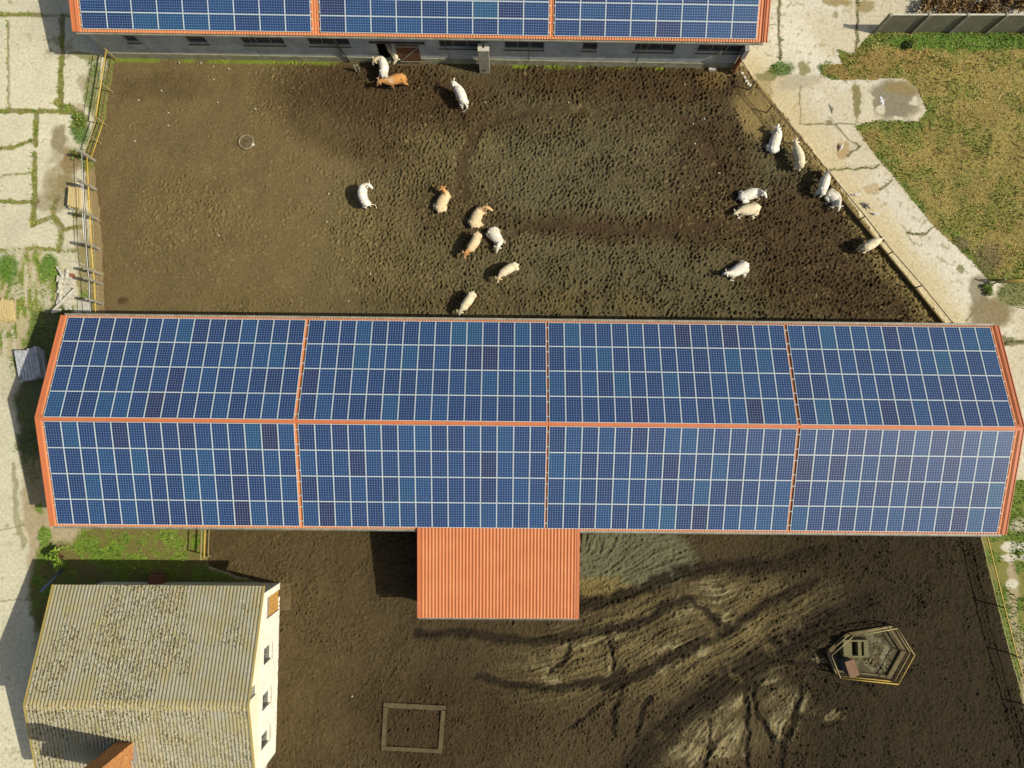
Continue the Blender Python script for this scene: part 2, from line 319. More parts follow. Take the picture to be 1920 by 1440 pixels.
# ---------- left concrete pavement, weeds in joints
C[:] = A(214, 206, 172); C *= (0.90 + 0.22 * mid + 0.10 * big)[..., None]
slabshade = vn(np.floor(U / 62) * 3.7, np.floor(V / 88) * 2.3, 5); C *= (0.92 + 0.12 * slabshade)[..., None]
stain = sst(0.60, 0.72, fbm(GX, GY, 0.45, 3, 330)) * sst(0.5, 0.62, big2); mixc(stain * left, A(150, 138, 100), 0.6)
mixc(sst(0.80, 0.84, fbm(GX, GY, 0.16, 2, 350)) * sst(.5, .6, mid) * left, A(130, 122, 92), 0.5)
GREEN = A(108, 136, 42); DGREEN = A(84, 112, 40); OLIVE = A(140, 136, 66); SOIL = A(150, 130, 92); DSOIL = A(112, 96, 66)
gmask = np.zeros_like(GX)          # where weeds grow
def joint(pts, w, k=1.0, col=None, thr=0.34):
    d = pdist(US, VS, pts); m = 1 - sst(w * 0.55, w * 1.1, d)
    patch = sst(thr, thr + 0.12, mid * 0.6 + n_c * 0.5 + 0.22)
    mixc(m, A(128, 116, 74), 0.85 * k); mixc(m * patch, OLIVE if col is None else col, 0.9 * k)
    np.maximum(gmask, m * patch * k, out=gmask); Z[:] = np.minimum(Z, 0) - 0.02 * m * left
for pts, w, k in [([(-60, 27), (30, 27), (75, 29)], 6, 1), ([(75, 29), (116, 28), (130, 30)], 3, .6), ([(116, 30), (117, 104), (114, 150), (113, 207)], 8, 1),
                  ([(-60, 207), (60, 209), (150, 210)], 6, 1), ([(105, 190), (150, 212)], 10, 1), ([(67, 213), (67, 272)], 8, 1), ([(-40, 277), (25, 277), (62, 262)], 4, .9),
                  ([(65, 290), (64, 385), (62, 420)], 8, 1), ([(-40, 380), (70, 377)], 5, 1), ([(15, 40), (15, 205)], 2.5, .5), ([(0, 330), (60, 325)], 2, .5),
                  ([(62, 420), (100, 405), (120, 430), (150, 425)], 7, .9), ([(105, 370), (98, 400), (115, 440), (110, 470)], 8, .7), ([(0, 470), (70, 466), (140, 470)], 5, .8), ([(140, 405), (152, 395)], 8, .8)]:
    joint(pts, w * 0.55 + 1.5, k)
zone = sst(0, 1, (1 - ell(UU, VV, 60, 590, 90, 135)) * 4)               # weedy rubble zone by the barn
patch = sst(0.40, 0.50, fbm(GX * 2.2, GY * 0.8, 1.1, 4, 400))
mixc(zone, A(176, 160, 112), 0.75); mixc(zone * patch, A(128, 140, 58), 0.95); np.maximum(gmask, zone * patch, out=gmask)
for p in [[(25, 490), (22, 545)], [(50, 500), (48, 560)], [(8, 620), (10, 690)], [(25, 620), (26, 670)], [(64, 500), (62, 560)], [(35, 470), (34, 500)]]:
    mixc((1 - sst(2.5, 5, pdist(US, VS, p))), A(205, 195, 160), 0.85)
for (x, y, a, b) in [(85, 560, 14, 26), (30, 545, 16, 16), (125, 490, 13, 38), (30, 470, 22, 8), (15, 720, 22, 50), (85, 625, 20, 25)]:
    mixc(1 - sst(0.75, 1.1, ell(UU, VV, x, y, a, b)), A(204, 194, 160), 0.85)
for (x, y, a, b, c, k) in [(150, 240, 18, 34, DGREEN, .9), (135, 300, 26, 26, A(138, 110, 66), .9), (110, 262, 18, 30, A(134, 118, 84), .8), (128, 340, 22, 20, A(130, 116, 66), .8),
                           (100, 345, 24, 30, A(150, 134, 88), .6), (175, 160, 12, 60, A(104, 120, 50), .8), (150, 225, 16, 16, A(122, 120, 60), .7), (90, 375, 40, 20, A(140, 124, 84), .6), (165, 100, 30, 8, A(128, 128, 60), .8),
                           (160, 500, 14, 70, A(140, 128, 66), .8), (165, 570, 18, 28, A(120, 138, 50), .8), (95, 500, 20, 30, A(96, 132, 48), .9), (15, 505, 24, 28, A(92, 128, 44), .9),
                           (165, 150, 18, 16, A(160, 144, 110), .6), (152, 200, 14, 10, A(168, 152, 120), .6)]:
    m = 1 - sst(0.65, 1.15, ell(UU, VV, x, y, a, b)); mixc(m * left, c, k)
    if c[1] > c[0]: np.maximum(gmask, m * left, out=gmask)
# strip beside the barn gable and the grass patch before the old house
m = sst(-6, 10, sdp(UU, VV, [(58, 585), (140, 560), (140, 960), (62, 960), (30, 840), (24, 740), (45, 700)])); mixc(m * left, A(96, 100, 60), 0.95); np.maximum(gmask, m * left * sst(.45, .6, mid), out=gmask)
m = sst(-6, 8, sdp(UU, VV, [(44, 860), (150, 860), (150, 1400), (64, 1400), (60, 1180), (54, 1060), (44, 1000), (38, 920)])); mixc(m * left, A(176, 158, 118), 0.85)
m = sst(-8, 8, sdp(UU, VV, [(150, 985), (392, 970), (392, 1064), (500, 1092), (500, 1180), (62, 1180), (58, 1120), (70, 1030), (130, 1020)]))
mixc(m * left, A(122, 112, 62), 1); pm = sst(.38, .62, fbm(GX, GY, .8, 6, 870, .7)); mixc(m * left * pm, A(116, 144, 44), 0.85); np.maximum(gmask, m * left * pm, out=gmask)
m = 1 - sst(.7, 1.1, ell(UU, VV, 78, 1010, 16, 22)); mixc(m, A(104, 140, 40), .9); np.maximum(gmask, m * left, out=gmask)
m = 1 - sst(.7, 1.1, ell(UU, VV, 76, 955, 10, 12)); mixc(m, A(110, 136, 46), .9)
mixc((1 - sst(3, 7, pdist(UU, VV, [(22, 870), (33, 980), (40, 1020)]))) * left, A(130, 128, 74), .6)
mixc((1 - sst(0.6, 1.4, pdist(US, VS, [(-60, 1010), (45, 985)]))) * left, A(120, 110, 80), .7)
mixc((1 - sst(0.6, 1.4, pdist(US, VS, [(-60, 1130), (60, 1122)]))) * left, A(120, 110, 80), .7)
mixc((1 - sst(11, 20, pdist(UU, VV, [(176, 300), (180, 340), (186, 460), (190, 600)]))) * left, A(142, 120, 74), .9)
gs_ = (1 - sst(11, 19, pdist(UU, VV, [(212, 108), (205, 160), (192, 225), (178, 262), (170, 300)]))) * left; mixc(gs_, A(128, 122, 58), .95); np.maximum(gmask, gs_ * .8, out=gmask)
mixc((1 - sst(.7, 1.15, ell(UU, VV, 118, 330, 34, 60))) * left * sst(.35, .65, mid + n_c * .6 + .05), A(150, 134, 92), .65)
mixc((1 - sst(.7, 1.15, ell(UU, VV, 150, 440, 14, 60))) * left * sst(.4, .6, mid + .05), A(150, 134, 84), .7)
# ---------- right-hand concrete path
base = A(218, 210, 184); m = rightside.astype(float); mixc(m, base)
C[rightside] *= (0.88 + 0.18 * mid + 0.12 * big)[rightside][:, None]
speck = sst(.66, .74, fbm(GX, GY, .3, 3, 430)); mixc(speck * m, A(150, 134, 92), .55)
nearf = 1 - sst(10, 60, pdist(UU, VV, [(1400, 120), (1470, 205), (1580, 345), (1790, 620)])); mixc(nearf * m, A(206, 186, 132), .7)
dust = sst(.5, .62, big2) * m; mixc(dust, A(202, 186, 146), .5)
for pts, w in [([(1461, 0), (1462, 110)], 3), ([(1440, 47), (1461, 48)], 1), ([(1608, -40), (1608, 60), (1604, 110)], 3), ([(1500, 232), (1605, 232)], 1.5), ([(1566, 232), (1590, 262), (1612, 272)], 1.6), ([(1590, 292), (1614, 272)], 2.2),
               ([(1552, 318), (1640, 315), (1650, 310)], 2), ([(1700, 438), (1735, 440), (1760, 415)], 2), ([(1650, 355), (1672, 338)], 2), ([(1810, 600), (1850, 560)], 1.6), ([(1880, 645), (1930, 640)], 5), ([(1690, 420), (1716, 460)], 1), ([(1500, 160), (1500, 232)], 1)]:
    mm = 1 - sst(w * .5, w * 1.3, pdist(US, VS, pts)); mixc(mm * m, A(112, 104, 62), .85); np.maximum(gmask, mm * m * (w > 1.8) * .7, out=gmask)
for (x, y, a, b, c, k) in [(1465, 130, 26, 15, DGREEN, .9), (1440, 140, 20, 12, A(120, 118, 60), .8), (1510, 130, 14, 16, A(128, 124, 66), .8), (1430, 165, 22, 22, A(172, 152, 104), .8), (1500, 155, 50, 14, A(170, 160, 130), .6),
                           (1560, 132, 24, 17, DGREEN, .95), (1575, 5, 30, 10, A(150, 130, 70), .8), (1625, 12, 20, 14, A(150, 134, 80), .8), (1572, 32, 6, 10, A(140, 124, 70), .7), (1605, 190, 7, 42, A(130, 122, 74), .9),
                           (1674, 188, 60, 40, A(134, 124, 98), .9), (1690, 168, 40, 14, A(150, 132, 84), .8), (1552, 228, 10, 5, A(120, 112, 60), .8), (1580, 285, 12, 16, A(170, 140, 84), .7), (1640, 350, 14, 12, A(180, 150, 96), .6),
                           (1860, 590, 46, 34, A(136, 120, 82), .9), (1905, 550, 40, 26, A(120, 122, 66), .9), (1840, 545, 20, 34, A(140, 126, 96), .8), (1800, 505, 8, 12, A(120, 118, 64), .8), (1885, 640, 26, 6, A(110, 108, 60), .9)]:
    mm = 1 - sst(.7, 1.1, ell(UU, VV, x, y, a, b)); mixc(mm * m, c, k)
    if c[1] > c[0] or x == 1905: np.maximum(gmask, mm * m * .8, out=gmask)
for (x, y, a, b) in [(1624, 195, 9, 34), (1645, 205, 12, 10), (1716, 188, 12, 12), (1724, 218, 8, 10), (1680, 224, 10, 4)]:
    mixc((1 - sst(.7, 1.05, ell(UU, VV, x, y, a, b))) * m, A(214, 204, 172), .95)
# lower right strip
sr = rightside & (V > 900); m2 = sr.astype(float)
mixc(m2, A(132, 128, 66)); pm = sst(.38, .5, mid + n_c * .3); mixc(m2 * pm, A(112, 132, 52), .95); np.maximum(gmask, m2 * pm, out=gmask)
mixc((1 - sst(5, 11, pdist(UU, VV, [(1896, 1050), (1900, 1090), (1905, 1150), (1920, 1240), (1932, 1320)]))) * m2, A(178, 162, 124), .9)
for (x, y, a, b) in [(1893, 1025, 20, 11), (1925, 1025, 20, 9), (1893, 1046, 19, 9), (1925, 1046, 16, 8), (1897, 1095, 12, 10)]:
    mixc((1 - sst(.75, 1.05, ell(US, VS, x, y, a, b))) * m2, A(216, 208, 182), .95)
mixc(sst(.5, .8, 1 - ell(UU, VV, 1915, 985, 60, 30)) * rightside, A(205, 192, 160), .9)
# ---------- dry field
m = fld.astype(float); mixc(m, A(156, 140, 76)); C[fld] *= (0.72 + 0.5 * mid)[fld][:, None]
gp = sst(.46, .64, fbm(GX, GY, 1.4, 6, 500, .66)) * .85; mixc(gp * m, A(134, 132, 62), .8)
edge = 1 - sst(6, 36, dF + n_c * 40); edge = edge * sst(.38, .52, mid) * .9; mixc(edge * m, A(104, 124, 50), .9)
strip = 1 - sst(.8, 1.15, ell(UU, VV, 1830, 78, 190, 18)); mixc(strip * m, A(92, 124, 44), .95)
for (x, y, a, b) in [(1600, 130, 70, 24), (1700, 110, 70, 20), (1625, 100, 40, 16)]:
    mixc((1 - sst(.5, 1.2, ell(UU, VV, x, y, a, b))) * m, A(150, 122, 68), .6)
for (x, y, a, b) in [(1850, 480, 30, 36), (1800, 455, 18, 14), (1700, 86, 12, 5)]: mixc((1 - sst(.5, 1.2, ell(UU, VV, x, y, a, b))) * m, A(104, 94, 66), .8)
Z += 0.05 * (mid - .5) * m + 0.04 * (fin - .5) * m
gfield = np.clip(np.maximum(np.maximum(gp, edge), strip), 0, 1) * m
# ---------- north mud yard
m = mudN.astype(float); dry = A(116, 100, 64); dark = A(76, 60, 37); grn = A(94, 86, 58); tan = A(144, 124, 76)
base = np.broadcast_to(dry, C.shape).copy()
def mb(msk, col, k=1.0):
    global base
    mm = np.clip(msk * k, 0, 1)[..., None]; base = base * (1 - mm) + np.asarray(col) * mm
def blob(x, y, a, b, an=0, lo=.55, hi=1.25): return 1 - sst(lo, hi, ell(UU, VV, x, y, a, b, an))
mb(sst(560, 900, UU + (VV - 300) * .3), grn, .9)
mb(sst(.40, .70, big) , A(113, 98, 59), .4)
for (x, y, a, b, an, k) in [(740, 175, 230, 70, 8, .9), (640, 235, 170, 60, 25, .6), (1180, 155, 300, 48, 2, .9), (1330, 330, 90, 150, 10, .8), (1500, 470, 150, 130, 40, .9), (1240, 320, 170, 40, 0, .5), (1640, 570, 110, 60, 20, .85), (1180, 430, 260, 30, 2, .7), (860, 400, 110, 60, 20, .5), (1100, 240, 260, 30, 0, .45), (300, 160, 110, 30, 0, .3), (900, 560, 300, 22, 0, .25)]:
    mb(blob(x, y, a, b, an), dark, min(k * 1.05, 1))
mb(blob(1090, 320, 250, 105, 0, .5, 1.15), A(98, 90, 63), .5); mb(blob(1150, 500, 330, 60, 0, .5, 1.15), A(95, 86, 58), .35)
tracks = [([(870, 365), (862, 320), (872, 270), (905, 235), (960, 210), (1050, 203), (1130, 208), (1210, 204), (1280, 224), (1320, 260), (1345, 310)], 9),
          ([(925, 450), (985, 432), (1060, 424), (1150, 432), (1240, 434), (1330, 415), (1400, 420)], 8), ([(815, 120), (818, 160), (840, 200), (875, 232)], 3), ([(860, 330), (850, 375)], 4)]
trk = np.zeros_like(GX)
for p, w in tracks: np.maximum(trk, 1 - sst(w * .3, w * 2.0, pdist(UU + n_c * 14, VV + n_d * 14, p)), out=trk)
mb(trk * sst(.22, .50, mid + n_c * .6), A(70, 54, 35), .75)
mb((1 - sst(6, 42, dN + n_a * 40)) * (U > 1340) * (V < 610), tan, .95)
mb(blob(1420, 215, 34, 60, -30), tan, .8); mb(blob(1340, 150, 30, 20), A(120, 98, 58), .6)
mb(blob(1100, 570, 130, 28, 0) * sst(.4, .6, mid), A(116, 100, 60), .4)
mb((1 - sst(3, 26, dN)) * (U < 260), A(116, 96, 62), .8)
mb((1 - sst(2, 9, np.abs(V - (110 + (U - 216) * .0165)))) * (U < 1330) * sst(.40, .55, mid * .7 + big * .3) * ((U < 640) | (U > 960)), A(122, 140, 40), .9)
mb((1 - sst(0, 5, np.abs(V - (108 + (U - 216) * .0165)))) * (U < 1370), A(110, 112, 62), .6)
mb(blob(232, 560, 10, 9, 0, .5, 1.3), A(74, 54, 36), .8)
base *= (0.80 + 0.26 * mid + 0.16 * fin)[..., None]
fleck = sst(.74, .80, fbm(GX, GY, .16, 2, 610)); mb(fleck * sst(.3, .6, big), A(168, 150, 100), .35)
C[mudN] = base[mudN]
denN = np.clip(0.06 + 1.0 * sst(470, 860, UU + (250 - VV) * .25) + .35 * sst(.5, .7, big) - .3 * (1 - sst(0, 30, dN)), 0.05, 1) * m
denN = denN * (1 - .75 * trk) * (1 - .8 * blob(1420, 205, 34, 60, -30)) * (1 - .55 * blob(900, 130, 70, 50))
# ---------- south mud yard
m = mudS.astype(float); base = np.broadcast_to(A(76, 64, 41), C.shape).copy()
mb(1 - sst(560, 860, UU), A(88, 74, 46), 1)
mb(sst(1350, 1560, UU + (VV - 1150) * .0), A(54, 46, 29), .95)
mb(blob(820, 1350, 180, 110), A(68, 55, 33), .8)
mb(blob(1180, 1050, 130, 62, 0, .75, 1.1), A(106, 104, 76), .95)
mb(blob(1130, 1105, 90, 22, 10), A(128, 112, 66), .8)
stk = [([(1085, 1136), (1150, 1122), (1215, 1100), (1260, 1075), (1340, 1062), (1440, 1060), (1540, 1030)], 13), ([(780, 1190), (860, 1185), (960, 1200), (1010, 1204), (1080, 1190), (1150, 1180), (1215, 1160), (1260, 1130), (1290, 1122), (1320, 1140), (1345, 1172)], 9),
       ([(1130, 1290), (1195, 1268), (1240, 1240), (1310, 1205), (1370, 1180), (1440, 1130), (1520, 1090)], 10), ([(900, 1270), (960, 1285), (1040, 1290), (1130, 1275), (1170, 1262)], 8), ([(1170, 1460), (1220, 1395), (1290, 1335), (1370, 1275), (1450, 1225), (1540, 1170), (1620, 1130)], 28),
       ([(1400, 1440), (1402, 1380), (1398, 1290), (1410, 1270)], 5), ([(1410, 1275), (1420, 1340), (1450, 1385)], 5), ([(1500, 1290), (1490, 1350), (1470, 1390), (1460, 1440)], 6), ([(1150, 1380), (1150, 1330), (1170, 1290)], 5), ([(1070, 1365), (1110, 1330), (1160, 1300)], 4), ([(1195, 1380), (1205, 1330), (1220, 1310)], 5), ([(1145, 1200), (1150, 1240), (1148, 1270)], 4), ([(1072, 1205), (1060, 1240), (1030, 1255)], 4), ([(1320, 1450), (1332, 1390), (1330, 1350)], 4), ([(1330, 1270), (1450, 1240), (1560, 1250), (1640, 1300)], 5)]
# direction in which the mud was scraped: along the nearest tracks, swirling elsewhere
th = fbm(GX, GY, 3.2, 3, 700) * 9.0; vx, vy = .55 * np.cos(2 * th), .55 * np.sin(2 * th); vx = vx + .35 * np.cos(1.1); vy = vy + .35 * np.sin(1.1)
for p, w in stk:
    for a_, b_ in zip(p[:-1], p[1:]):
        wa, wb = at(*a_), at(*b_); t_ = math.atan2(wb.y - wa.y, wb.x - wa.x); k_ = np.exp(-pdist(U, V, [a_, b_]) / (10 + w * 1.6)) * 1.6; vx = vx + k_ * math.cos(2 * t_); vy = vy + k_ * math.sin(2 * t_)
flow = .5 * np.arctan2(vy, vx)
def lic(noise, ang, L, stp=1.0):
    acc = noise.copy(); ca, sa = np.cos(ang), np.sin(ang)
    j0, i0 = np.meshgrid(np.arange(NX, dtype=float), np.arange(NY, dtype=float))
    for sg in (1, -1):
        x, y = j0.copy(), i0.copy(); px_, py_ = ca * sg, sa * sg
        for k in range(L):
            x += px_ * stp; y += py_ * stp
            xi = np.clip(np.rint(x).astype(int), 0, NX - 1); yi = np.clip(np.rint(y).astype(int), 0, NY - 1)
            acc += noise[yi, xi]; c_, s_ = ca[yi, xi], sa[yi, xi]; sgn = np.where(c_ * px_ + s_ * py_ < 0, -1.0, 1.0); px_, py_ = c_ * sgn, s_ * sgn
    acc -= acc.mean(); return acc / acc.std()
licA = lic(rng.random(GX.shape), flow, 9); licB = lic(vn(GX / .15, GY / .15, 905), flow, 14)
lc = np.clip(.5 + .17 * (licA * .6 + licB * .8), 0, 1)
def streak(ang, s, l=1.8, w=.16):
    c, s_ = np.cos(ang), np.sin(ang); return fbm((GX * c + GY * s_) / l, (-GX * s_ + GY * c) / w, 1.0, 4, s, .6)
st1 = streak(0.55, 720); st2 = streak(1.15, 740); st3 = streak(-.5, 760); sw = fbm(GX, GY, 3.0, 3, 780); pn0 = fbm(GX, GY, .6, 5, 790, .65)
stx = np.where(sw < .45, st1, np.where(sw < .55, st3, st2))
band = blob(1270, 1200, 330, 100, -12, .6, 1.2)
mb(band * sst(.42, .68, lc * .7 + pn0 * .3), A(124, 108, 68), .75); mb(band, A(106, 93, 60), .5); mb(blob(1340, 1380, 150, 80, -20), A(104, 91, 60), .4)
pale = [(1010, 1238, 30, 10, 0), (1035, 1272, 24, 12, 30), (1280, 1148, 38, 16, -15), (1345, 1118, 48, 22, -10), (1370, 1160, 40, 12, 40), (1255, 1212, 34, 10, 0), (1250, 1250, 32, 8, -20), (1310, 1222, 22, 9, -30), (1140, 1250, 9, 24, 0),
        (1435, 1268, 26, 12, 0), (1480, 1315, 42, 26, 20), (1465, 1360, 30, 26, 0), (1340, 1375, 62, 30, 10), (1290, 1350, 30, 26, -30), (1380, 1320, 36, 14, -25), (1330, 1420, 60, 10, -8), (1290, 1405, 34, 20, 0), (1495, 1180, 12, 8, 0), (1340, 1085, 40, 12, -20), (1560, 1340, 20, 10, 0), (1100, 1200, 60, 14, -10), (1540, 1235, 20, 8, 0)]
pw = np.zeros_like(GX)
for (x, y, a, b, an) in pale: np.maximum(pw, 1 - sst(.3, 1.5, ell(UU + n_c * 16, VV + n_d * 16, x, y, a, b, an)), out=pw)
pn = fbm(GX, GY, .9, 6, 810, .7); mb(pw * .55, A(108, 96, 62), .9); mb(pw * sst(.40, .68, lc * .65 + pn * .35 + .05 * pw), A(156, 143, 102), .8)
tr2 = np.zeros_like(GX)
for p, w in stk: np.maximum(tr2, 1 - sst(w * .35, w * 1.6, pdist(US + n_c * 6, VS + n_d * 6, p)), out=tr2)
mb(tr2 * sst(.08, .32, mid + n_d * .5), A(46, 38, 25), .95)
mb(1 - sst(3, 16, dS + n_a * 10), A(96, 82, 56), .0)
base *= (0.66 + 0.30 * mid + 0.18 * fin + 0.24 * lc + .18 * (lc - .5) * np.maximum(band, pw))[..., None]
C[mudS] = base[mudS]
denS = np.clip(.55 + .5 * sst(.4, .6, big) - .5 * pw - .75 * blob(1180, 1050, 130, 62, 0, .75, 1.1) - .35 * band - .3 * blob(640, 1250, 140, 160), .05, 1) * m
denS *= sst(-2, 16, ell(U, V, 428, 1010, 44, 60) * 20 - 8)
# bank height, ruts
Z = np.where(mudN, 0.10 * (mid - .5) + .12 * (big - .5) - .07 * trk + .03 * (fin - .5), Z)
Z = np.where(mudS, 0.16 * (mid - .5) + .10 * (big - .5) - .10 * tr2 + .03 * (fin - .5) + .24 * (lc - .5) * (.16 + .84 * np.clip(np.maximum(band, pw) + blob(1180, 1050, 140, 70, 0, .75, 1.2) + .6 * tr2, 0, 1)) + .05 * pw, Z)
micro = fbm(GX, GY, .17, 2, 960, .8) - .5; micro2 = rng.random(GX.shape) - .5
Z = Z + mudS * (.085 * micro + .022 * micro2) + mudN * (.045 * micro + .012 * micro2) * np.clip(.25 + denN, 0, 1)
# ---------- hoof prints: thousands of small pits pressed into the mud
def hoof(den, n, rmin, rmax, dmin, dmax, seed, e0=.45, e1=.75, rim=.42, af=None):
    r = np.random.default_rng(seed); iy = r.integers(6, NY - 6, n); ix = r.integers(6, NX - 6, n)
    k = r.random(n) < den[iy, ix]; iy = iy[k]; ix = ix[k]; k = len(ix)
    ang = (fbm(GX[iy, ix], GY[iy, ix], 3.0, 2, 800) * 7 + r.normal(0, .5, k)) if af is None else (af[iy, ix] + r.normal(0, .22, k)); ra = r.uniform(rmin, rmax, k); rb = np.maximum(ra * r.uniform(e0, e1, k), .034); dp = r.uniform(dmin, dmax, k) * (.5 + .5 * den[iy, ix]) * (.35 + 1.3 * fbm(GX[iy, ix], GY[iy, ix], .8, 3, 820))
    ca, sa = np.cos(ang), np.sin(ang); ox = r.uniform(-.5, .5, k) * ST; oy = r.uniform(-.5, .5, k) * ST
    for dy in range(-4, 5):
        for dx in range(-4, 5):
            x = dx * ST - ox; y = dy * ST - oy
            e = np.hypot((x * ca + y * sa) / ra, (-x * sa + y * ca) / rb)
            g = -dp * np.exp(-(e ** 2) * 1.6) + dp * rim * np.exp(-((e - 1.75) ** 2) * 3.0)
            np.add.at(Z, (iy + dy, ix + dx), g * (e < 3))
hoof(denN, 150000, .065, .125, .05, .125, 1)
hoof(denN, 30000, .11, .18, .04, .10, 3)
hoof(denS, 130000, .045, .09, .04, .10, 2, .4, .9)
hoof(denS, 26000, .08, .15, .03, .10, 4, .3, .8)
strk = mudS * (.25 + .75 * np.maximum(band, blob(1180, 1050, 130, 62, 0, .75, 1.2)) + .4 * pw); strk = np.clip(strk, 0, 1)
hoof(strk, 70000, .14, .26, .02, .05, 6, .16, .26, .55, flow)
Z = np.clip(Z, -.26, .18)
REG[left] = 0; REG[mudN] = 1; REG[mudS] = 2; REG[rightside] = 3; REG[fld] = 4
fr = REG[:-1, :-1]
# ground under the buildings is left to the base sheet
hid = inpoly(U, V, [(150, 625), (1830, 645), (1840, 965), (150, 948)])[:-1, :-1]
vid = np.arange(NX * NY).reshape(NY, NX)
gm = attrmat('ground_surface', .92, .15, .16, 5.0, .012, 18.0)
mudm = attrmat('mud', .92, .10, .22, 7.0, .02, 16.0)
def sheet(name, sel, m, kind='structure', label=None):
    q = np.stack([vid[:-1, :-1], vid[:-1, 1:], vid[1:, 1:], vid[1:, :-1]], -1)[sel]
    used = np.unique(q); re = np.full(NX * NY, -1, np.int64); re[used] = np.arange(len(used)); q = re[q]
    me = bpy.data.meshes.new(name); me.vertices.add(len(used)); me.loops.add(q.size); me.polygons.add(len(q))
    P = np.stack([GX.ravel()[used], GY.ravel()[used], Z.ravel()[used]], -1)
    me.vertices.foreach_set('co', P.ravel()); me.loops.foreach_set('vertex_index', q.ravel())
    me.polygons.foreach_set('loop_start', np.arange(len(q)) * 4); me.polygons.foreach_set('loop_total', np.full(len(q), 4))
    me.polygons.foreach_set('use_smooth', np.ones(len(q), bool)); me.update(); me.validate(); me.materials.append(m)
    setcol(me, C.reshape(-1, 3)[used]); o = bpy.data.objects.new(name, me); link(o); return tag(o, label, None, None, kind)
sheet('concrete_pavement', (fr == 0) & ~hid, gm, label='pale concrete slab pavement with weeds in its joints along the left side')
sheet('mud_yard', (fr == 1) & ~hid, mudm, label='hoof-pitted brown mud of the cattle yard between the two barns')
sheet('mud_ground', (fr == 2) & ~hid, mudm, label='dark churned mud with straw patches south of the long barn')
sheet('concrete_path', (fr == 3) & ~hid, gm, label='dusty concrete path running along the right side of the yard')
sheet('field', (fr == 4) & ~hid, gm, label='dry yellow grass field at upper right')
# base sheet to the horizon
MB().add([(-900, -900, -.3), (900, -900, -.3), (900, 900, -.3), (-900, 900, -.3)], [(0, 1, 2, 3)]).build('ground', mat('earth', A(150, 140, 84), .95, .35, .06, A(110, 120, 60)))
tag(bpy.data.objects['ground'], 'wide flat farmland round the farm', None, None, 'structure')
# ---------- grass blades
def blades(name, mask, n, cols, hmin, hmax, wmin, wmax, seed, label, lean=.8):
    r = np.random.default_rng(seed); iy = r.integers(0, NY - 1, n); ix = r.integers(0, NX - 1, n); k = r.random(n) < mask[iy, ix]
    iy = iy[k]; ix = ix[k]; k = len(ix); x = GX[iy, ix] + r.uniform(-.5, .5, k) * ST; y = GY[iy, ix] + r.uniform(-.5, .5, k) * ST; z = Z[iy, ix] - .01
    clump = fbm(x, y, .5, 2, seed) ; a = r.uniform(0, 6.283, k); h = r.uniform(hmin, hmax, k) * (.5 + clump); w = r.uniform(wmin, wmax, k); ln = r.uniform(.2, lean, k) * h * 1.6
    ca, sa = np.cos(a), np.sin(a); P = np.zeros((k, 4, 3))
    P[:, 0] = np.stack([x - sa * w / 2, y + ca * w / 2, z], -1); P[:, 1] = np.stack([x + sa * w / 2, y - ca * w / 2, z], -1)
    mx = x + ca * ln * .6; my = y + sa * ln * .6
    P[:, 2] = np.stack([x + ca * ln + sa * w * .25, y + sa * ln - ca * w * .25, z + h], -1); P[:, 3] = np.stack([mx - sa * w * .5, my + ca * w * .5, z + h * .75], -1)
    me = bpy.data.meshes.new(name); me.vertices.add(4 * k); me.loops.add(4 * k); me.polygons.add(k); me.vertices.foreach_set('co', P.ravel())
    me.loops.foreach_set('vertex_index', np.arange(4 * k)); me.polygons.foreach_set('loop_start', np.arange(k) * 4); me.polygons.foreach_set('loop_total', np.full(k, 4)); me.update(); me.validate()
    ci = np.clip(((fbm(x, y, 1.2, 3, seed + 5) - .5) * 2.4 + .5 + r.normal(0, .25, k)) * len(cols), 0, len(cols) - 1).astype(int)
    cc = np.array(cols)[ci] * r.uniform(.8, 1.3, k)[:, None]; setcol(me, np.repeat(cc, 4, 0)); me.materials.append(bladem)
    o = bpy.data.objects.new(name, me); link(o); return tag(o, label, 'grass', None, 'stuff')
bladem = attrmat('leaf_blades', .75, .25, .15, 6.0, 0)
GR = [A(92, 120, 36), A(112, 146, 44), A(134, 160, 58), A(150, 156, 76)]; DR = [A(138, 114, 58), A(174, 144, 74), A(208, 176, 98), A(230, 204, 136)]
offgrid = (fr == 4).astype(float); offgrid = np.pad(offgrid, ((0, 1), (0, 1)))
blades('dry_grass', offgrid * (1 - .6 * gfield), 420000, DR, .04, .12, .03, .07, 11, 'dry straw-coloured grass covering the field at upper right')
g_all = np.clip(gfield + gmask * (1 - mudN) * (1 - mudS), 0, 1)
blades('grass', g_all, 420000, GR, .05, .17, .03, .07, 12, 'green weeds and grass in the field and the pavement joints')
# ================================================================== MATERIALS
ORG = A(230, 148, 92); ORG2 = A(220, 136, 82)
m_org = mat('orange_sheet', ORG, .55, .14, .8, ORG2, spec=.35, grime=(A(222, 146, 100), 3.0, .66, .85))
m_cap = mat('orange_trim', A(218, 128, 80), .5, .12, 1.5)
m_grey = mat('gutter_zinc', A(176, 172, 152), .6, .25, 2.5, A(140, 132, 108), metal=0.0, spec=.5)
m_alu = mat('aluminium', A(214, 222, 214), .45, .05, 3.0, spec=.5)
m_white = mat('white_metal', A(232, 232, 224), .5, .08, 4.0)
m_wallg = mat('grey_render', A(206, 208, 196), .9, .3, 1.2, A(168, 172, 160), bump=.01, bsc=14, grime=(A(160, 150, 116), 2.2, .60, .74))
m_plinth = mat('plinth_render', A(186, 182, 150), .9, .25, 2.0, A(140, 136, 100), bump=.01, grime=(A(110, 120, 60), 4.0, .58, .70))
m_dark = mat('dark_interior', (.012, .012, .012), .9, .2)
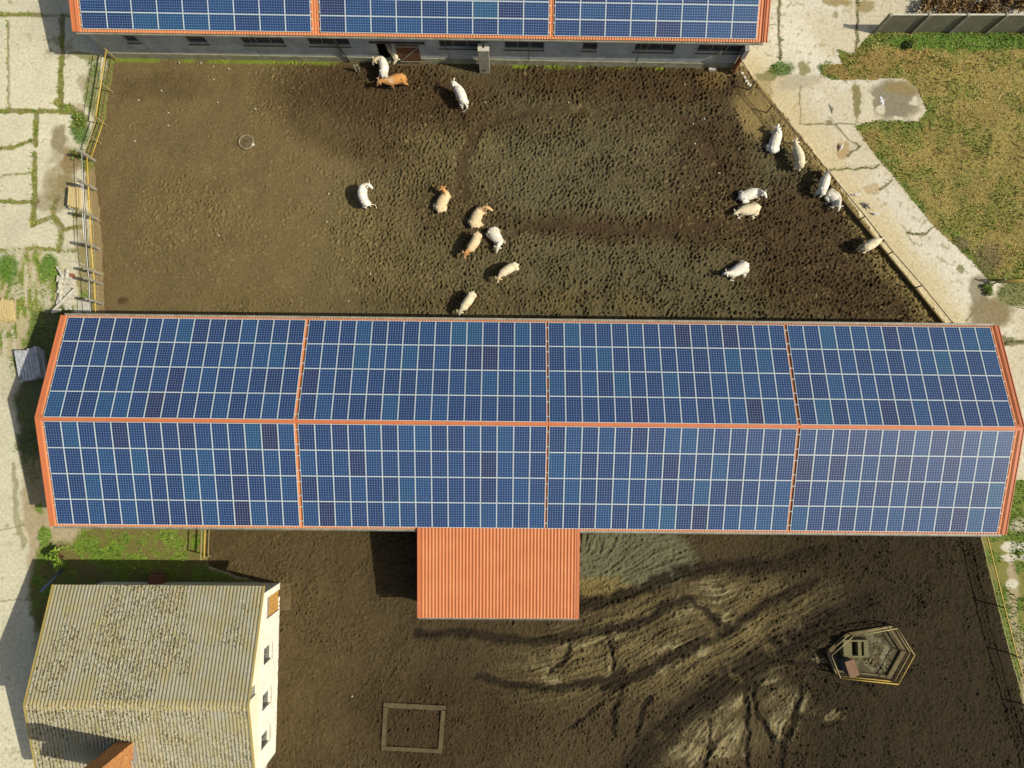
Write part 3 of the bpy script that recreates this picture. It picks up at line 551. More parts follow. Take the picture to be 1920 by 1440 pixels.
m_glass, t_, p_ = newmat('window_glass'); p_.inputs['Base Color'].default_value = (.03, .034, .036, 1); p_.inputs['Roughness'].default_value = .12; p_.inputs['Specular IOR Level'].default_value = .5
m_frame = mat('window_frame_paint', A(160, 156, 136), .7, .3, 6.0)
m_sill = mat('mossy_sill', A(116, 112, 70), .9, .3, 6.0)
m_wood = mat('brown_wood', A(140, 96, 56), .85, .4, 3.0, A(92, 62, 38), stretch=(1, 1, 6))
m_conc = mat('old_concrete', A(178, 172, 148), .92, .25, 2.5, A(140, 134, 108), bump=.008, bsc=12, grime=(A(112, 112, 70), 3.0, .60, .75))
m_concl = mat('light_concrete', A(232, 226, 206), .9, .2, 3.0, A(196, 188, 162), bump=.006, bsc=12)
m_yel = mat('yellow_paint', A(228, 196, 84), .6, .3, 5.0, A(196, 160, 70), grime=(A(186, 160, 110), 4.0, .58, .70))
m_rail = mat('worn_pipe', A(196, 178, 120), .6, .3, 3.0, A(160, 138, 90))
m_rust = mat('rusty_pipe', A(112, 88, 60), .8, .35, 4.0, A(80, 60, 42))
m_cream = mat('cream_render', A(250, 242, 212, 1.1), .9, .08, .6, A(242, 230, 196, 1.1), bump=.004)
m_whitew = mat('flaking_whitewash', A(250, 246, 228, 1.15), .9, .12, 1.6, A(236, 228, 202, 1.1), bump=.012, bsc=7, grime=(A(196, 184, 152), 2.6, .64, .74))
m_brick = mat('brick', A(222, 160, 92), .9, .3, 9.0, A(176, 110, 64), bump=.02, bsc=16, thr=(.42, .58), grime=(A(120, 92, 60), 5.0, .56, .66))
m_timber = mat('fresh_timber', A(232, 212, 152), .8, .2, 3.0, A(206, 178, 116), stretch=(6, 1, 1))
m_lead = mat('flashing', A(168, 160, 150), .7, .2, 3.0)
# solar cell glass: silver grid lines over blue polycrystalline cells, every panel its own tint
m_cell, t, p = newmat('solar_cells'); N = t.nodes; K = t.links
uvn = N.new('ShaderNodeUVMap'); uvn.uv_map = 'UVMap'; sp = N.new('ShaderNodeSeparateXYZ'); K.new(uvn.outputs[0], sp.inputs[0])
def lines(out, n, hw):
    a = N.new('ShaderNodeMath'); a.operation = 'MULTIPLY'; a.inputs[1].default_value = n; K.new(out, a.inputs[0])
    b = N.new('ShaderNodeMath'); b.operation = 'FRACT'; K.new(a.outputs[0], b.inputs[0])
    c = N.new('ShaderNodeMath'); c.operation = 'SUBTRACT'; c.inputs[1].default_value = .5; K.new(b.outputs[0], c.inputs[0])
    d = N.new('ShaderNodeMath'); d.operation = 'ABSOLUTE'; K.new(c.outputs[0], d.inputs[0])
    e = N.new('ShaderNodeMath'); e.operation = 'GREATER_THAN'; e.inputs[1].default_value = .5 - hw; K.new(d.outputs[0], e.inputs[0]); return e.outputs[0]
l1 = lines(sp.outputs[0], 6, .06); l2 = lines(sp.outputs[1], 10, .05)
mxl = N.new('ShaderNodeMath'); mxl.operation = 'MAXIMUM'; K.new(l1, mxl.inputs[0]); K.new(l2, mxl.inputs[1])
oi = N.new('ShaderNodeObjectInfo'); rp = N.new('ShaderNodeValToRGB'); K.new(oi.outputs['Random'], rp.inputs[0])
cs = [(0, (34, 26, 60)), (.03, (28, 32, 78)), (.10, (20, 42, 86)), (.40, (20, 47, 94)), (.66, (20, 54, 100)), (.86, (20, 64, 108)), (.96, (18, 70, 108)), (1, (18, 78, 108))]
while len(rp.color_ramp.elements) < len(cs): rp.color_ramp.elements.new(.5)
for e, (po, c) in zip(rp.color_ramp.elements, cs): e.position = po; e.color = (*A(*c), 1)
tc = N.new('ShaderNodeTexCoord'); vo = N.new('ShaderNodeTexVoronoi'); vo.inputs['Scale'].default_value = 11; K.new(tc.outputs['Object'], vo.inputs['Vector'])
sc_ = N.new('ShaderNodeSeparateXYZ'); K.new(vo.outputs['Color'], sc_.inputs[0]); mr = N.new('ShaderNodeMapRange'); mr.inputs[3].default_value = .8; mr.inputs[4].default_value = 1.2; K.new(sc_.outputs[0], mr.inputs[0])
vm = N.new('ShaderNodeVectorMath'); vm.operation = 'SCALE'; K.new(rp.outputs[0], vm.inputs[0]); K.new(mr.outputs[0], vm.inputs['Scale'])
mx = N.new('ShaderNodeMix'); mx.data_type = 'RGBA'; K.new(mxl.outputs[0], mx.inputs[0]); K.new(vm.outputs[0], mx.inputs[6]); mx.inputs[7].default_value = (*A(124, 150, 180), 1)
K.new(mx.outputs[2], p.inputs['Base Color']); p.inputs['Roughness'].default_value = .42; p.inputs['Specular IOR Level'].default_value = .30
# ================================================================== SOLAR BARNS
PSI, BX, BY, HR, SL = -0.0105, -28.2613, 0.9198, 6.0873, 0.2859
PW, PL = 1.0164, 1.6829; GU, GL = .0373, .2245; GAP = [0, .2333, .3733, .5773]; SECN = [15, 15, 15, 13]; SEC0 = [0, 15, 30, 45]
T_OFF = .105
def ribbed(mb, x0, x1, y0, y1, prof, fn, mi=0, th=.0):
    """sheet metal: profile repeated across x, running along y; fn maps (x, y, h) to 3D"""
    xs_ = []; x = x0
    while x < x1:
        for dx, h in prof:
            if x + dx <= x1: xs_.append((x + dx, h))
        x += prof[-1][0] + (prof[1][0] - prof[0][0]) * 0 + prof_gap
    vs = []; fs = []
    for (x, h) in xs_: vs += [fn(x, y0, h), fn(x, y1, h)]
    for i in range(len(xs_) - 1): fs.append((2 * i, 2 * i + 2, 2 * i + 3, 2 * i + 1))
    return mb.add(vs, fs, mi)
prof_gap = .03
PROF = [(0, 0), (.03, .035), (.075, .045), (.12, .035), (.15, 0)]       # one rib and its pan, pitch .18 m
def frame_mesh(w, l, name):
    """one panel: aluminium frame round a glass laminate, origin at its lower left corner"""
    fw = .028; t = .04; g = .006
    mb = MB()
    mb.box(g, g, -t, w - g, fw + g, 0, 1); mb.box(g, l - g - fw, -t, w - g, l - g, 0, 1)
    mb.box(g, g + fw, -t, g + fw, l - g - fw, 0, 1); mb.box(w - g - fw, g + fw, -t, w - g, l - g - fw, 0, 1)
    mb.box(g + fw, g + fw, -.03, w - g - fw, l - g - fw, -.004, 0)
    me = bpy.data.meshes.new(name); me.from_pydata(mb.v, [], mb.f); me.materials.append(m_cell); me.materials.append(m_alu)
    me.polygons.foreach_set('material_index', mb.m); uv = me.uv_layers.new(name='UVMap')
    a, b = g + fw, w - g - fw; c, d = g + fw, l - g - fw
    land = w > l
    for poly in me.polygons:
        for li in poly.loop_indices:
            q = me.vertices[me.loops[li].vertex_index].co; u_ = (q.x - a) / (b - a); v_ = (q.y - c) / (d - c)
            uv.data[li].uv = (v_, u_) if land else (u_, v_)
    return me
me_port = frame_mesh(PW, PL, 'solar_panel'); me_land = frame_mesh(1.668, 1.0201, 'solar_panel')
def array(name, origin, ex, ey, nc, nr, w, l, me, label, group, rails=2):
    ez = ex.cross(ey).normalized(); M = Matrix((ex, ey, ez)).transposed().to_4x4(); M.translation = origin
    root = bpy.data.objects.new(name, None); root.empty_display_size = .3; link(root); root.matrix_world = M
    tag(root, label, 'solar array', group)
    for r in range(nr):
        for c in range(nc):
            o = bpy.data.objects.new('solar_panel', me); link(o, root); o.location = (c * w, r * l, 0)
    fr_ = (.22, .78)
    for r in range(nr):
        for f in fr_:
            y = (r + f) * l; x = -.10; e = nc * w + .10
            MB().box(x, y - .025, -.085, e, y + .025, -.042).box(x + .02, y - .03, -.042, x + .085, y + .03, -.005).box(e - .085, y - .03, -.042, e - .02, y + .03, -.005).build('mounting_rail', m_white, root)
    return root
cP, sP = math.cos(PSI), math.sin(PSI); EU = Vector((cP, sP, 0)); EV = Vector((-sP, cP, 0)); BO = Vector((BX, BY, 0))
def bar(u, v, z): return BO + EU * u + EV * v + Vector((0, 0, z))
posw = ['far left', 'second from left', 'third from left', 'far right']
for side, nm in ((1, 'north'), (-1, 'south')):
    for i in range(4):
        u0 = SEC0[i] * PW + GAP[i]; g = GU if side > 0 else GL
        down = EV * side * math.cos(SL) - Vector((0, 0, 1)) * math.sin(SL)
        d1 = g + 4 * PL
        if side > 0:     # local y must run so that ex x ey points up
            org = bar(u0, 0, HR) + down * g
            ex, ey = EU, down
        else:
            org = bar(u0, 0, HR) + down * d1
            ex, ey = EU, -down
        array('solar_array', org, ex, ey, SECN[i], 4, PW, PL, me_port, f'{posw[i]} block of solar panels on the {nm} slope of the long barn', 'solar arrays on the long middle barn')
ULEN = 58 * PW + GAP[3]; UL, UR = -.50, ULEN + .60
dN_ = 4 * PL + GU + .16; dS_ = 4 * PL + GL + .16
def slopefn(side, off=0.0):
    nrm = Vector((0, 0, 1)) * math.cos(SL) + EV * side * math.sin(SL)
    down = EV * side * math.cos(SL) - Vector((0, 0, 1)) * math.sin(SL)
    def f(x, d, h): return bar(x, 0, HR) + down * d + nrm * (h - T_OFF - .03 + off)
    return f
barn = empty('solar_barn', bar(ULEN / 2, 0, 0), PSI, 'long middle barn with orange gabled roof covered in solar panels', 'barn')
def addto(mb, name, m, root, **k):     # vertices are given in world space, store them relative to the root
    inv = Matrix.Translation(root.location) @ Matrix.Rotation(root.rotation_euler.z, 4, 'Z'); inv = inv.inverted()
    mb.v = [tuple(inv @ Vector(p)) for p in mb.v]
    return mb.build(name, m, root, **k)
for side, dd in ((1, dN_), (-1, dS_)):
    f = slopefn(side); mb = MB(); ribbed(mb, UL, UR, 0.0, dd, PROF, f)
    mb.add([f(UL, 0, -.03), f(UR, 0, -.03), f(UR, dd - .02, -.03), f(UL, dd - .02, -.03)], [(0, 1, 2, 3)])
    addto(mb, 'roof', m_org, barn)
    gz = f(0, dd, 0); mb = MB(); a = f(UL + .12, dd + .085, -.04); b = f(UR - .15, dd + .085, -.04)
    for q in (-1, 1):
        mb.beam(a + EV * q * .085, b + EV * q * .085, .014, .10)
    mb.beam(a - Vector((0, 0, .02)), b - Vector((0, 0, .02)), .165, .012)
    addto(mb, 'gutter', m_grey, barn)
    # verge trims
    for ux, s in ((UL, -1), (UR, 1)):
        mb = MB(); mb.beam(f(ux + s * .01, -.02, .03), f(ux + s * .01, dd, .03), .05, .16, up=(0, 0, 1)); mb.beam(f(ux - s * .11, -.02, .065), f(ux - s * .11, dd, .065), .22, .02); mb.beam(f(ux - s * .235, 0, .05), f(ux - s * .235, dd, .05), .03, .03)
        addto(mb, 'verge_trim', m_cap, barn)
fa, fb = slopefn(1), slopefn(-1); mb = MB()
for a_, b_ in ((UL - .04, UL + 6.5), (UL + 6.51, UL + 34), (UL + 34.01, UR + .04)):
    mb.add([fa(a_, .20, .075), fa(b_, .20, .075), bar(b_, 0, HR - .055), bar(a_, 0, HR - .055), fb(a_, .22, .075), fb(b_, .22, .075)], [(0, 1, 2, 3), (3, 2, 5, 4)])
addto(mb, 'ridge_cap', m_cap, barn)
HE = HR - 4 * PL * math.sin(SL) - .35
mb = MB(); hwN = (dN_ - .45) * math.cos(SL); hwS = (dS_ - .45) * math.cos(SL); u0, u1 = UL + .35, UR - .35; zw = HR - .32 - hwN * math.tan(SL)
for (u_) in (u0, u1):
    for k in (0, .25):
        uu = u_ + k * (1 if u_ == u0 else -1)
    pts = []
ring = lambda u_: [bar(u_, hwN, -.3), bar(u_, hwN, zw), bar(u_, 0, HR - .30), bar(u_, -hwS, zw - .03), bar(u_, -hwS, -.3)]
r0, r1 = ring(u0), ring(u1)
mb.add(r0 + r1, [(0, 1, 2, 3, 4), (9, 8, 7, 6, 5), (0, 5, 6, 1), (4, 3, 8, 9)])
addto(mb, 'wall', m_wallg, barn)
# ---- generic wall with openings
def wallopen(root, P0, P1, H, th, ops, m, name='wall', z0=-.3, topfn=None):
    """wall from P0 to P1 (outer face on the right-hand side of P0->P1), openings (a, b, lo, hi) in metres"""
    P0 = Vector(P0); P1 = Vector(P1); Lw = (P1 - P0).length; e = (P1 - P0).normalized(); n = Vector((e.y, -e.x, 0))
    X = sorted({0, Lw} | {round(a, 4) for a, b, c, d in ops} | {round(b, 4) for a, b, c, d in ops}); Zs = sorted({z0, H} | {c for a, b, c, d in ops} | {d for a, b, c, d in ops})
    mb = MB(); P = lambda x, y, z: P0 + e * x - n * y + Vector((0, 0, z))
    for i in range(len(X) - 1):
        for j in range(len(Zs) - 1):
            cx, cz = (X[i] + X[i + 1]) / 2, (Zs[j] + Zs[j + 1]) / 2
            if any(a < cx < b and c < cz < d for a, b, c, d in ops): continue
            for y in (0, th): mb.add([P(X[i], y, Zs[j]), P(X[i + 1], y, Zs[j]), P(X[i + 1], y, Zs[j + 1]), P(X[i], y, Zs[j + 1])], [(0, 1, 2, 3)])
    for a, b, c, d in ops + [(0, Lw, z0, H)]:
        mb.add([P(a, 0, c), P(a, th, c), P(a, th, d), P(a, 0, d), P(b, 0, c), P(b, th, c), P(b, th, d), P(b, 0, d)], [(0, 1, 2, 3), (4, 5, 6, 7), (0, 1, 5, 4), (3, 2, 6, 7)])
    addto(mb, name, m, root); return P
def window(root, P, a, b, c, d, nm, fm, gm_, depth=.14, sill=None, fw=.06):
    mb = MB(); cells = [a + (b - a) * i / nm for i in range(nm + 1)]
    def bx(x0, x1, y0, y1, z0, z1, M): 
        vs = [P(x, y, z) for z in (z0, z1) for (x, y) in ((x0, y0), (x1, y0), (x1, y1), (x0, y1))]
        M.add(vs, [(0, 3, 2, 1), (4, 5, 6, 7), (0, 1, 5, 4), (1, 2, 6, 5), (2, 3, 7, 6), (3, 0, 4, 7)])
    bx(a, b, depth, depth + .06, c, c + fw, mb); bx(a, b, depth, depth + .06, d - fw, d, mb)
    for i, x in enumerate(cells):
        w = fw if 0 < i < nm else fw; x0 = min(max(x - w / 2, a), b - w); bx(x0, x0 + w, depth - .002, depth + .062, c + fw, d - fw, mb)
    fr2 = addto(mb, 'window', fm, root)
    g = MB(); bx(a + .01, b - .01, depth + .025, depth + .035, c + .01, d - .01, g)
    g2 = addto(g, 'pane', gm_, root); g2.parent = fr2
    if sill is not None:
        s = MB(); bx(a - .05, b + .05, -.08, depth, c - .05, c - .002, s); s2 = addto(s, 'sill', sill, root); s2.parent = fr2
    return fr2
# ---- north barn (top of the picture)
PSI2, X2, Y2, H2, SL2 = -0.0124, -27.8833, 26.4774, 4.4963, 0.2857; G2 = [0, .6083, .9934]; N2 = [9, 9, 8]; S2 = [0, 9, 18]; W2, L2 = 1.668, 1.0201
c2_, s2_ = math.cos(PSI2), math.sin(PSI2); EU2 = Vector((c2_, s2_, 0)); EV2 = Vector((-s2_, c2_, 0)); B2 = Vector((X2, Y2, 0)); UP2 = EV2 * math.cos(SL2) + Vector((0, 0, math.sin(SL2))); NR2 = EU2.cross(UP2).normalized()
for i in range(3):
    org = B2 + Vector((0, 0, H2)) + EU2 * (S2[i] * W2 + G2[i])
    array('solar_array', org, EU2, UP2, N2[i], 4, W2, L2, me_land, f'{["left", "middle", "right"][i]} block of sideways solar panels on the barn roof at the top edge', 'solar arrays on the top barn')
nb = empty('cattle_barn', B2 + EU2 * 22 + EV2 * 6, PSI2, 'grey rendered cattle barn with orange tile-sheet roof along the top edge', 'barn')
def top(x, d, h): return B2 + Vector((0, 0, H2)) + EU2 * x + UP2 * d + NR2 * (h - T_OFF - .03)
U2a, U2b = -.66, 26 * W2 + G2[2] + .74; D2 = 6.9
mb = MB(); ribbed(mb, U2a, U2b, -.17, D2, PROF, top); mb.add([top(U2a, -.15, -.03), top(U2b, -.15, -.03), top(U2b, D2, -.03), top(U2a, D2, -.03)], [(0, 1, 2, 3)])
addto(mb, 'roof', m_org, nb)
for s, ux in ((-1, U2a), (1, U2b)):
    mb = MB(); mb.beam(top(ux + s * .01, -.17, .03), top(ux + s * .01, D2, .03), .05, .16); mb.beam(top(ux - s * .10, -.17, .065), top(ux - s * .10, D2, .065), .2, .02); mb.beam(top(ux - s * .30, -.17, .055), top(ux - s * .30, D2, .055), .05, .05)
    addto(mb, 'verge_trim', m_cap, nb)
mb = MB(); a = top(U2a + .1, -.24, -.05); b = top(U2b - .2, -.24, -.05)
for q in (-1, 1): mb.beam(a + EV2 * q * .06, b + EV2 * q * .06, .012, .11)
mb.beam(a - Vector((0, 0, .05)), b - Vector((0, 0, .05)), .125, .012); addto(mb, 'gutter', m_grey, nb)
back = lambda x, d, h: top(x, D2, 0) + EV2 * d * math.cos(SL2) - Vector((0, 0, 1)) * (d * math.sin(SL2) - h)
mb = MB(); ribbed(mb, U2a, U2b, 0, 7.0, PROF, back); addto(mb, 'roof', m_org, nb)
WL = at(207, 107, 0); WR = at(1372, 127.5, 0); LW = (WR - WL).length; ew = (WR - WL).normalized()
def wx(px, py, z):      # position along the wall of a feature seen at this chart point at height z
    return (at(px, py, z) - WL).dot(ew)
ops = []; wins = []
for (xa, xb, n) in [(232, 256, 1), (349, 386, 1), (452, 532, 3), (577, 655, 3), (823, 902, 3), (946, 1020, 3), (1092, 1120, 1), (1190, 1266, 3), (1308, 1392, 3)]:
    a_, b_ = wx(xa, 81, 2.45), wx(xb, 81, 2.45); lo, hi = 1.95, 2.95
    wins.append((a_, b_, lo, hi, n)); ops.append((a_, b_, lo, hi))
dA, dB = wx(708, 98, 1.2), wx(738, 98, 1.2); ops.append((dA, dB, .02, 2.6)); d2a, d2b = dB + .25, wx(788, 98, 1.2)
HW = 4.02
P = wallopen(nb, WL, WR, HW, .3, ops, m_wallg)
for i, (a_, b_, lo, hi, n) in enumerate(wins): window(nb, P, a_, b_, lo, hi, n, m_frame, m_glass, .12, m_sill)
def pbox(P, x0, x1, y0, y1, z0, z1, mb):
    vs = [P(x, y, z) for z in (z0, z1) for (x, y) in ((x0, y0), (x1, y0), (x1, y1), (x0, y1))]
    return mb.add(vs, [(0, 3, 2, 1), (4, 5, 6, 7), (0, 1, 5, 4), (1, 2, 6, 5), (2, 3, 7, 6), (3, 0, 4, 7)])
mb = MB()      # side and rear walls, floor
for (a_, b_) in ((0, .3), (LW - .3, LW)): pbox(P, a_, b_, .3, 13.4, -.3, HW, mb)
pbox(P, 0, LW, 13.4, 13.7, -.3, HW, mb)
addto(mb, 'wall', m_wallg, nb)
for (a_, b_) in ((0, .3), (LW - .3, LW)):
    mb = MB().add([P(a_ + .001, 0.05, HW + .002), P(a_ + .001, 13.6, HW + .002), P(a_ + .001, 6.9, HW + 1.85), P(b_ - .001, 0.05, HW + .002), P(b_ - .001, 13.6, HW + .002), P(b_ - .001, 6.9, HW + 1.85)], [(0, 1, 2), (5, 4, 3), (0, 3, 4, 1), (1, 4, 5, 2), (2, 5, 3, 0)]); addto(mb, 'gable', m_wallg, nb)
mb = MB(); pbox(P, .3, LW - .3, .3, 13.4, -.02, .02, mb); addto(mb, 'floor', m_dark, nb)
mb = MB()
for a_, b_ in ((0, dA - .1), (dB + .08, LW)): pbox(P, a_, b_, -.05, -.002, -.1, .62, mb)
addto(mb, 'plinth', m_plinth, nb)
mb = MB()
for i in range(7): pbox(P, d2a + (d2b - d2a) * i / 7 + .008, d2a + (d2b - d2a) * (i + 1) / 7 - .008, -.10, -.05, .12, 2.35, mb)
dr = addto(mb, 'sliding_door', m_wood, nb, bevel=0)
mb = MB(); M_ = mb
for z in (.2, 2.2): pbox(P, d2a, d2b, -.125, -.102, z, z + .12, mb)
q0, q1 = P(d2a + .1, -.14, .35), P(d2b - .1, -.14, 2.15); mb.beam(q0, q1, .08, .03, up=(ew.y, -ew.x, 0))
q = addto(mb, 'door_brace', m_conc, nb); q.parent = dr
mb = MB(); pbox(P, dA - .3, d2b + .5, -.16, -.06, 2.66, 2.76, mb); addto(mb, 'door_track', m_rust, nb)
mb = MB(); pbox(P, dB + .02, d2b + .2, -.32, -.20, .0, .10, mb); addto(mb, 'threshold', m_rust, nb)
mb = MB(); mb.tube([P(dA - 2.2, -.10, .1), P(dA - 2.75, -.10, 3.2)], .05); addto(mb, 'drain_pipe', m_rust, nb, smooth=True)
mb = MB()
for k in range(6): mb.tube([P(3.4 + k * 6.7 + (k % 2), -.008, .6), P(3.2 + k * 6.7 + (k % 2), -.008, HW - .1)], .022, 6)
addto(mb, 'panel_joint', m_frame, nb)
# orange shield board leaning at the east corner
mb = MB(); a_ = P(LW + .02, -.55, .02); b_ = P(LW + .02, -.02, .02)
mb.beam(P(LW + .05, -.26, .02), P(LW + .05, -.26, 2.1), .06, .52, up=(0, 1, 0)); addto(mb, 'corner_board', m_cap, nb)
mb = MB(); mb.beam(P(LW + .05, -.26, 2.12), P(LW + .05, -.26, 3.2), .3, .5, up=(0, 1, 0)); addto(mb, 'corner_duct', m_lead, nb)
mb = MB()
for k in range(7): mb.tube([P(LW + .15 + .05 * math.sin(k), -.2 - .06 * k, 1.4 - .2 * k), P(LW + .3 + .06 * k, -.5 - .03 * k, .5 - .05 * k)], .012, 5)
addto(mb, 'loose_cable', m_rust, nb)
# ---- freestanding masonry pier in front of the barn
o = at(909, 138, 0); pr = empty('masonry_pier', (o.x, o.y + .24, 0), PSI2, 'pale block pier with slotted top standing in front of the barn wall', 'pier')
MB().box(-.37, -.24, -.2, .37, .24, 2.93).build('shaft', m_conc, pr, bevel=.02)
MB().box(-.39, -.26, 2.932, -.09, .26, 3.08).box(.05, -.26, 2.932, .39, .26, 3.08).box(-.09, -.26, 2.932, .05, -.06, 3.08).build('cap', m_concl, pr, bevel=.01)
MB().box(-.05, -.28, .42, .05, -.243, .54).build('drain_hole', m_dark, pr)
# ---- stump of a double post by the wall
o = at(672, 134, 0); r_ = empty('twin_posts', o, 0.25, 'short pair of weathered posts standing near the barn door', 'posts')
for s in (-1, 1): MB().beam((s * .11, 0, -.2), (s * .13, 0, .95), .09, .07).build('post', m_conc, r_)
MB().box(-.07, -.03, .78, .07, .03, .86).build('cross_bar', m_conc, r_)
# ================================================================== ORANGE LEAN-TO
zf, zb = 3.15, 4.05
A0, A1 = at(784, 1158, zf), at(1084, 1160, zf); B0, B1 = at(784, 989, zb), at(1086, 990, zb)
lt = empty('lean_to', (A0 + A1) / 2 - Vector((0, 0, zf)), PSI, 'bare orange ribbed lean-to roof attached to the south side of the long barn', 'lean-to')
def ltf(x, d, h):
    f_ = x / 11.0; a = A0.lerp(A1, f_); b = B0.lerp(B1, f_); p_ = a.lerp(b, d); return p_ + Vector((0, 0, h))
mb = MB(); ribbed(mb, 0, 11.0, 0, 1, [(0, 0), (.022, .045), (.085, .06), (.142, .045), (.162, .012), (.182, .03), (.202, 0)], ltf)
mb.add([ltf(0, 0, -.03), ltf(11, 0, -.03), ltf(11, 1, -.03), ltf(0, 1, -.03)], [(0, 1, 2, 3)]); addto(mb, 'roof', m_org, lt)
for x in (0.06, 10.94): addto(MB().beam(ltf(x, 0, .06), ltf(x, 1, .06), .2, .03), 'verge_trim', m_cap, lt)
mb = MB(); a, b = ltf(.0, -.012, -.08), ltf(11, -.012, -.08); mb.beam(a + Vector((0, .05, 0)), b + Vector((0, .05, 0)), .012, .1); mb.beam(a - Vector((0, .05, 0)), b - Vector((0, .05, 0)), .012, .1); mb.beam(a - Vector((0, 0, .05)), b - Vector((0, 0, .05)), .11, .012)
addto(mb, 'gutter', m_grey, lt)
mb = MB()
for x in (.0, 10.97):
    p0, p1 = ltf(x, .03, 0), ltf(x, 1, 0); w_ = MB()
    e_ = Vector((.12 if x < 1 else -.12, 0, 0)); vs = [p0 * 1, p1 * 1, Vector((p1.x, p1.y, -.3)), Vector((p0.x, p0.y, -.3))]; vs[0].z -= .06; vs[1].z -= .06
    vs = [v + e_ for v in vs] + [v + e_ * 2 for v in vs]
    if x < 1: w_.add(vs, [(0, 1, 2, 3), (7, 6, 5, 4), (0, 4, 5, 1), (1, 5, 6, 2), (2, 6, 7, 3), (3, 7, 4, 0)]); addto(w_, 'side_wall', m_wallg, lt)
for x in (.25, 3.7, 7.3, 10.75):
    q = ltf(x, .04, 0); addto(MB().beam((q.x, q.y, -.2), (q.x, q.y, q.z - .1), .14, .14), 'post', m_conc, lt)
# ================================================================== OLD HOUSE
NE = at(526, 1092, 0); SE = at(517, 1410, 0); Le = (SE - NE).length; ea = (SE - NE).normalized(); en = Vector((-ea.y, ea.x, 0))   # en points east
if en.x < 0: en = -en
zr, ze = 6.02, 3.88
rl, rr = at(46, 1322, zr), at(465, 1324, zr); ell_, elr = at(94, 1096, ze), at(490, 1097, ze)
hs = empty('farmhouse', (NE + SE) / 2 - en * 8, 0, 'old cream house with mossy corrugated roof at the lower left corner', 'house')
mth = (rr - rl).normalized(); WID = (rr - rl).length
slopeN = (ell_ - rl); sN = Vector((0, 0, 0)); half = abs(slopeN.dot(ea)); 
ax = mth.copy(); ax.z = 0; ax.normalize(); ay = Vector((-ax.y, ax.x, 0))
RN = (ell_ - rl).dot(ay); 
rough = random.Random(3)
def hroof(sgn):
    pitch = .222; nx = int(WID / pitch * 6); ny = 30; vs = []; fs = []; ln = RN * (1 if sgn > 0 else 1.02); rr_ = np.random.default_rng(4 + sgn)
    for i in range(nx + 1):
        x = i * WID / nx; hh = .055 * (abs(math.sin(math.pi * x / pitch)) ** .75 * 2 - 1)
        for j in range(ny + 1):
            t_ = j / ny; y = t_ * ln; z = zr - (zr - ze) * t_ - .012 * (int(t_ * 4.999) % 5) * 0
            lap = .018 * ((t_ * 4.2) % 1.0)
            p_ = rl + ax * x + ay * (sgn * y); vs.append((p_.x, p_.y, z + hh + lap + .006 * math.sin(x * 1.7 + y)))
    for i in range(nx):
        for j in range(ny): a = i * (ny + 1) + j; fs.append((a, a + ny + 1, a + ny + 2, a + 1))
    return MB().add(vs, fs)
m_asb, t, p = newmat('mossy_corrugated_sheet'); N = t.nodes; K = t.links
tc = N.new('ShaderNodeTexCoord')
def nz(sc, det, ro, vec=None, st=None):
    n = N.new('ShaderNodeTexNoise'); n.inputs['Scale'].default_value = sc; n.inputs['Detail'].default_value = det; n.inputs['Roughness'].default_value = ro
    if st: q = N.new('ShaderNodeMapping'); q.inputs['Scale'].default_value = st; K.new(tc.outputs['Object'], q.inputs[0]); K.new(q.outputs[0], n.inputs['Vector'])
    else: K.new(tc.outputs['Object'], n.inputs['Vector'])
    return n.outputs[0]
def ramp(i, a, b, ca, cb):
    r = N.new('ShaderNodeValToRGB'); r.color_ramp.elements[0].position = a; r.color_ramp.elements[1].position = b; r.color_ramp.elements[0].color = (*[float(x) for x in ca], 1); r.color_ramp.elements[1].color = (*[float(x) for x in cb], 1); K.new(i, r.inputs[0]); return r.outputs[0]
def mixn(f, a, b):
    q = N.new('ShaderNodeMix'); q.data_type = 'RGBA'; K.new(f, q.inputs[0]); K.new(a, q.inputs[6])
    if isinstance(b, tuple): q.inputs[7].default_value = b
    else: K.new(b, q.inputs[7])
    return q.outputs[2]
base_ = ramp(nz(.9, 5, .6), .35, .65, A(160, 150, 110), A(166, 162, 136))
yel_ = mixn(ramp(nz(.8, 6, .7, st=(4, .9, 1)), .48, .80, (0, 0, 0), (1, 1, 1)), base_, (*[float(x) for x in A(170, 152, 90)], 1))
blk = mixn(ramp(nz(3.4, 9, .92), .565, .62, (0, 0, 0), (1, 1, 1)), yel_, (*[float(x) for x in A(96, 84, 48)], 1))
wht = mixn(ramp(nz(7.0, 4, .8), .63, .67, (0, 0, 0), (1, 1, 1)), blk, (*[float(x) for x in A(238, 230, 196)], 1))
K.new(wht, p.inputs['Base Color']); p.inputs['Roughness'].default_value = .95
for sgn in (1, -1): addto(hroof(sgn), 'roof', m_asb, hs, smooth=True)
mb = MB(); nx_ = int(WID / .222 * 6); vs = []; fs = []      # corrugated ridge sheet bending over the top
for i in range(nx_ + 1):
    x = i * WID / nx_; hh = .055 * (abs(math.sin(math.pi * x / .222)) ** .75 * 2 - 1)
    for j in range(9):
        y = (j - 4) / 4 * .30; p_ = rl + ax * x + ay * y; vs.append((p_.x, p_.y, zr - (abs(y) ** 1.35 / .30 ** .35) * (zr - ze) / RN + hh + .022))
for i in range(nx_):
    for j in range(8): a = i * 9 + j; fs.append((a, a + 9, a + 10, a + 1))
mb.add(vs, fs)
m_ridge = mat('lichen_ridge', A(184, 166, 104), .95, .3, 3.0, A(172, 162, 128))
addto(mb, 'ridge_tiles', m_ridge, hs, smooth=True)
m_verge = mat('lichen_verge', A(200, 170, 70), .95, .25, 2.5, A(176, 160, 96))
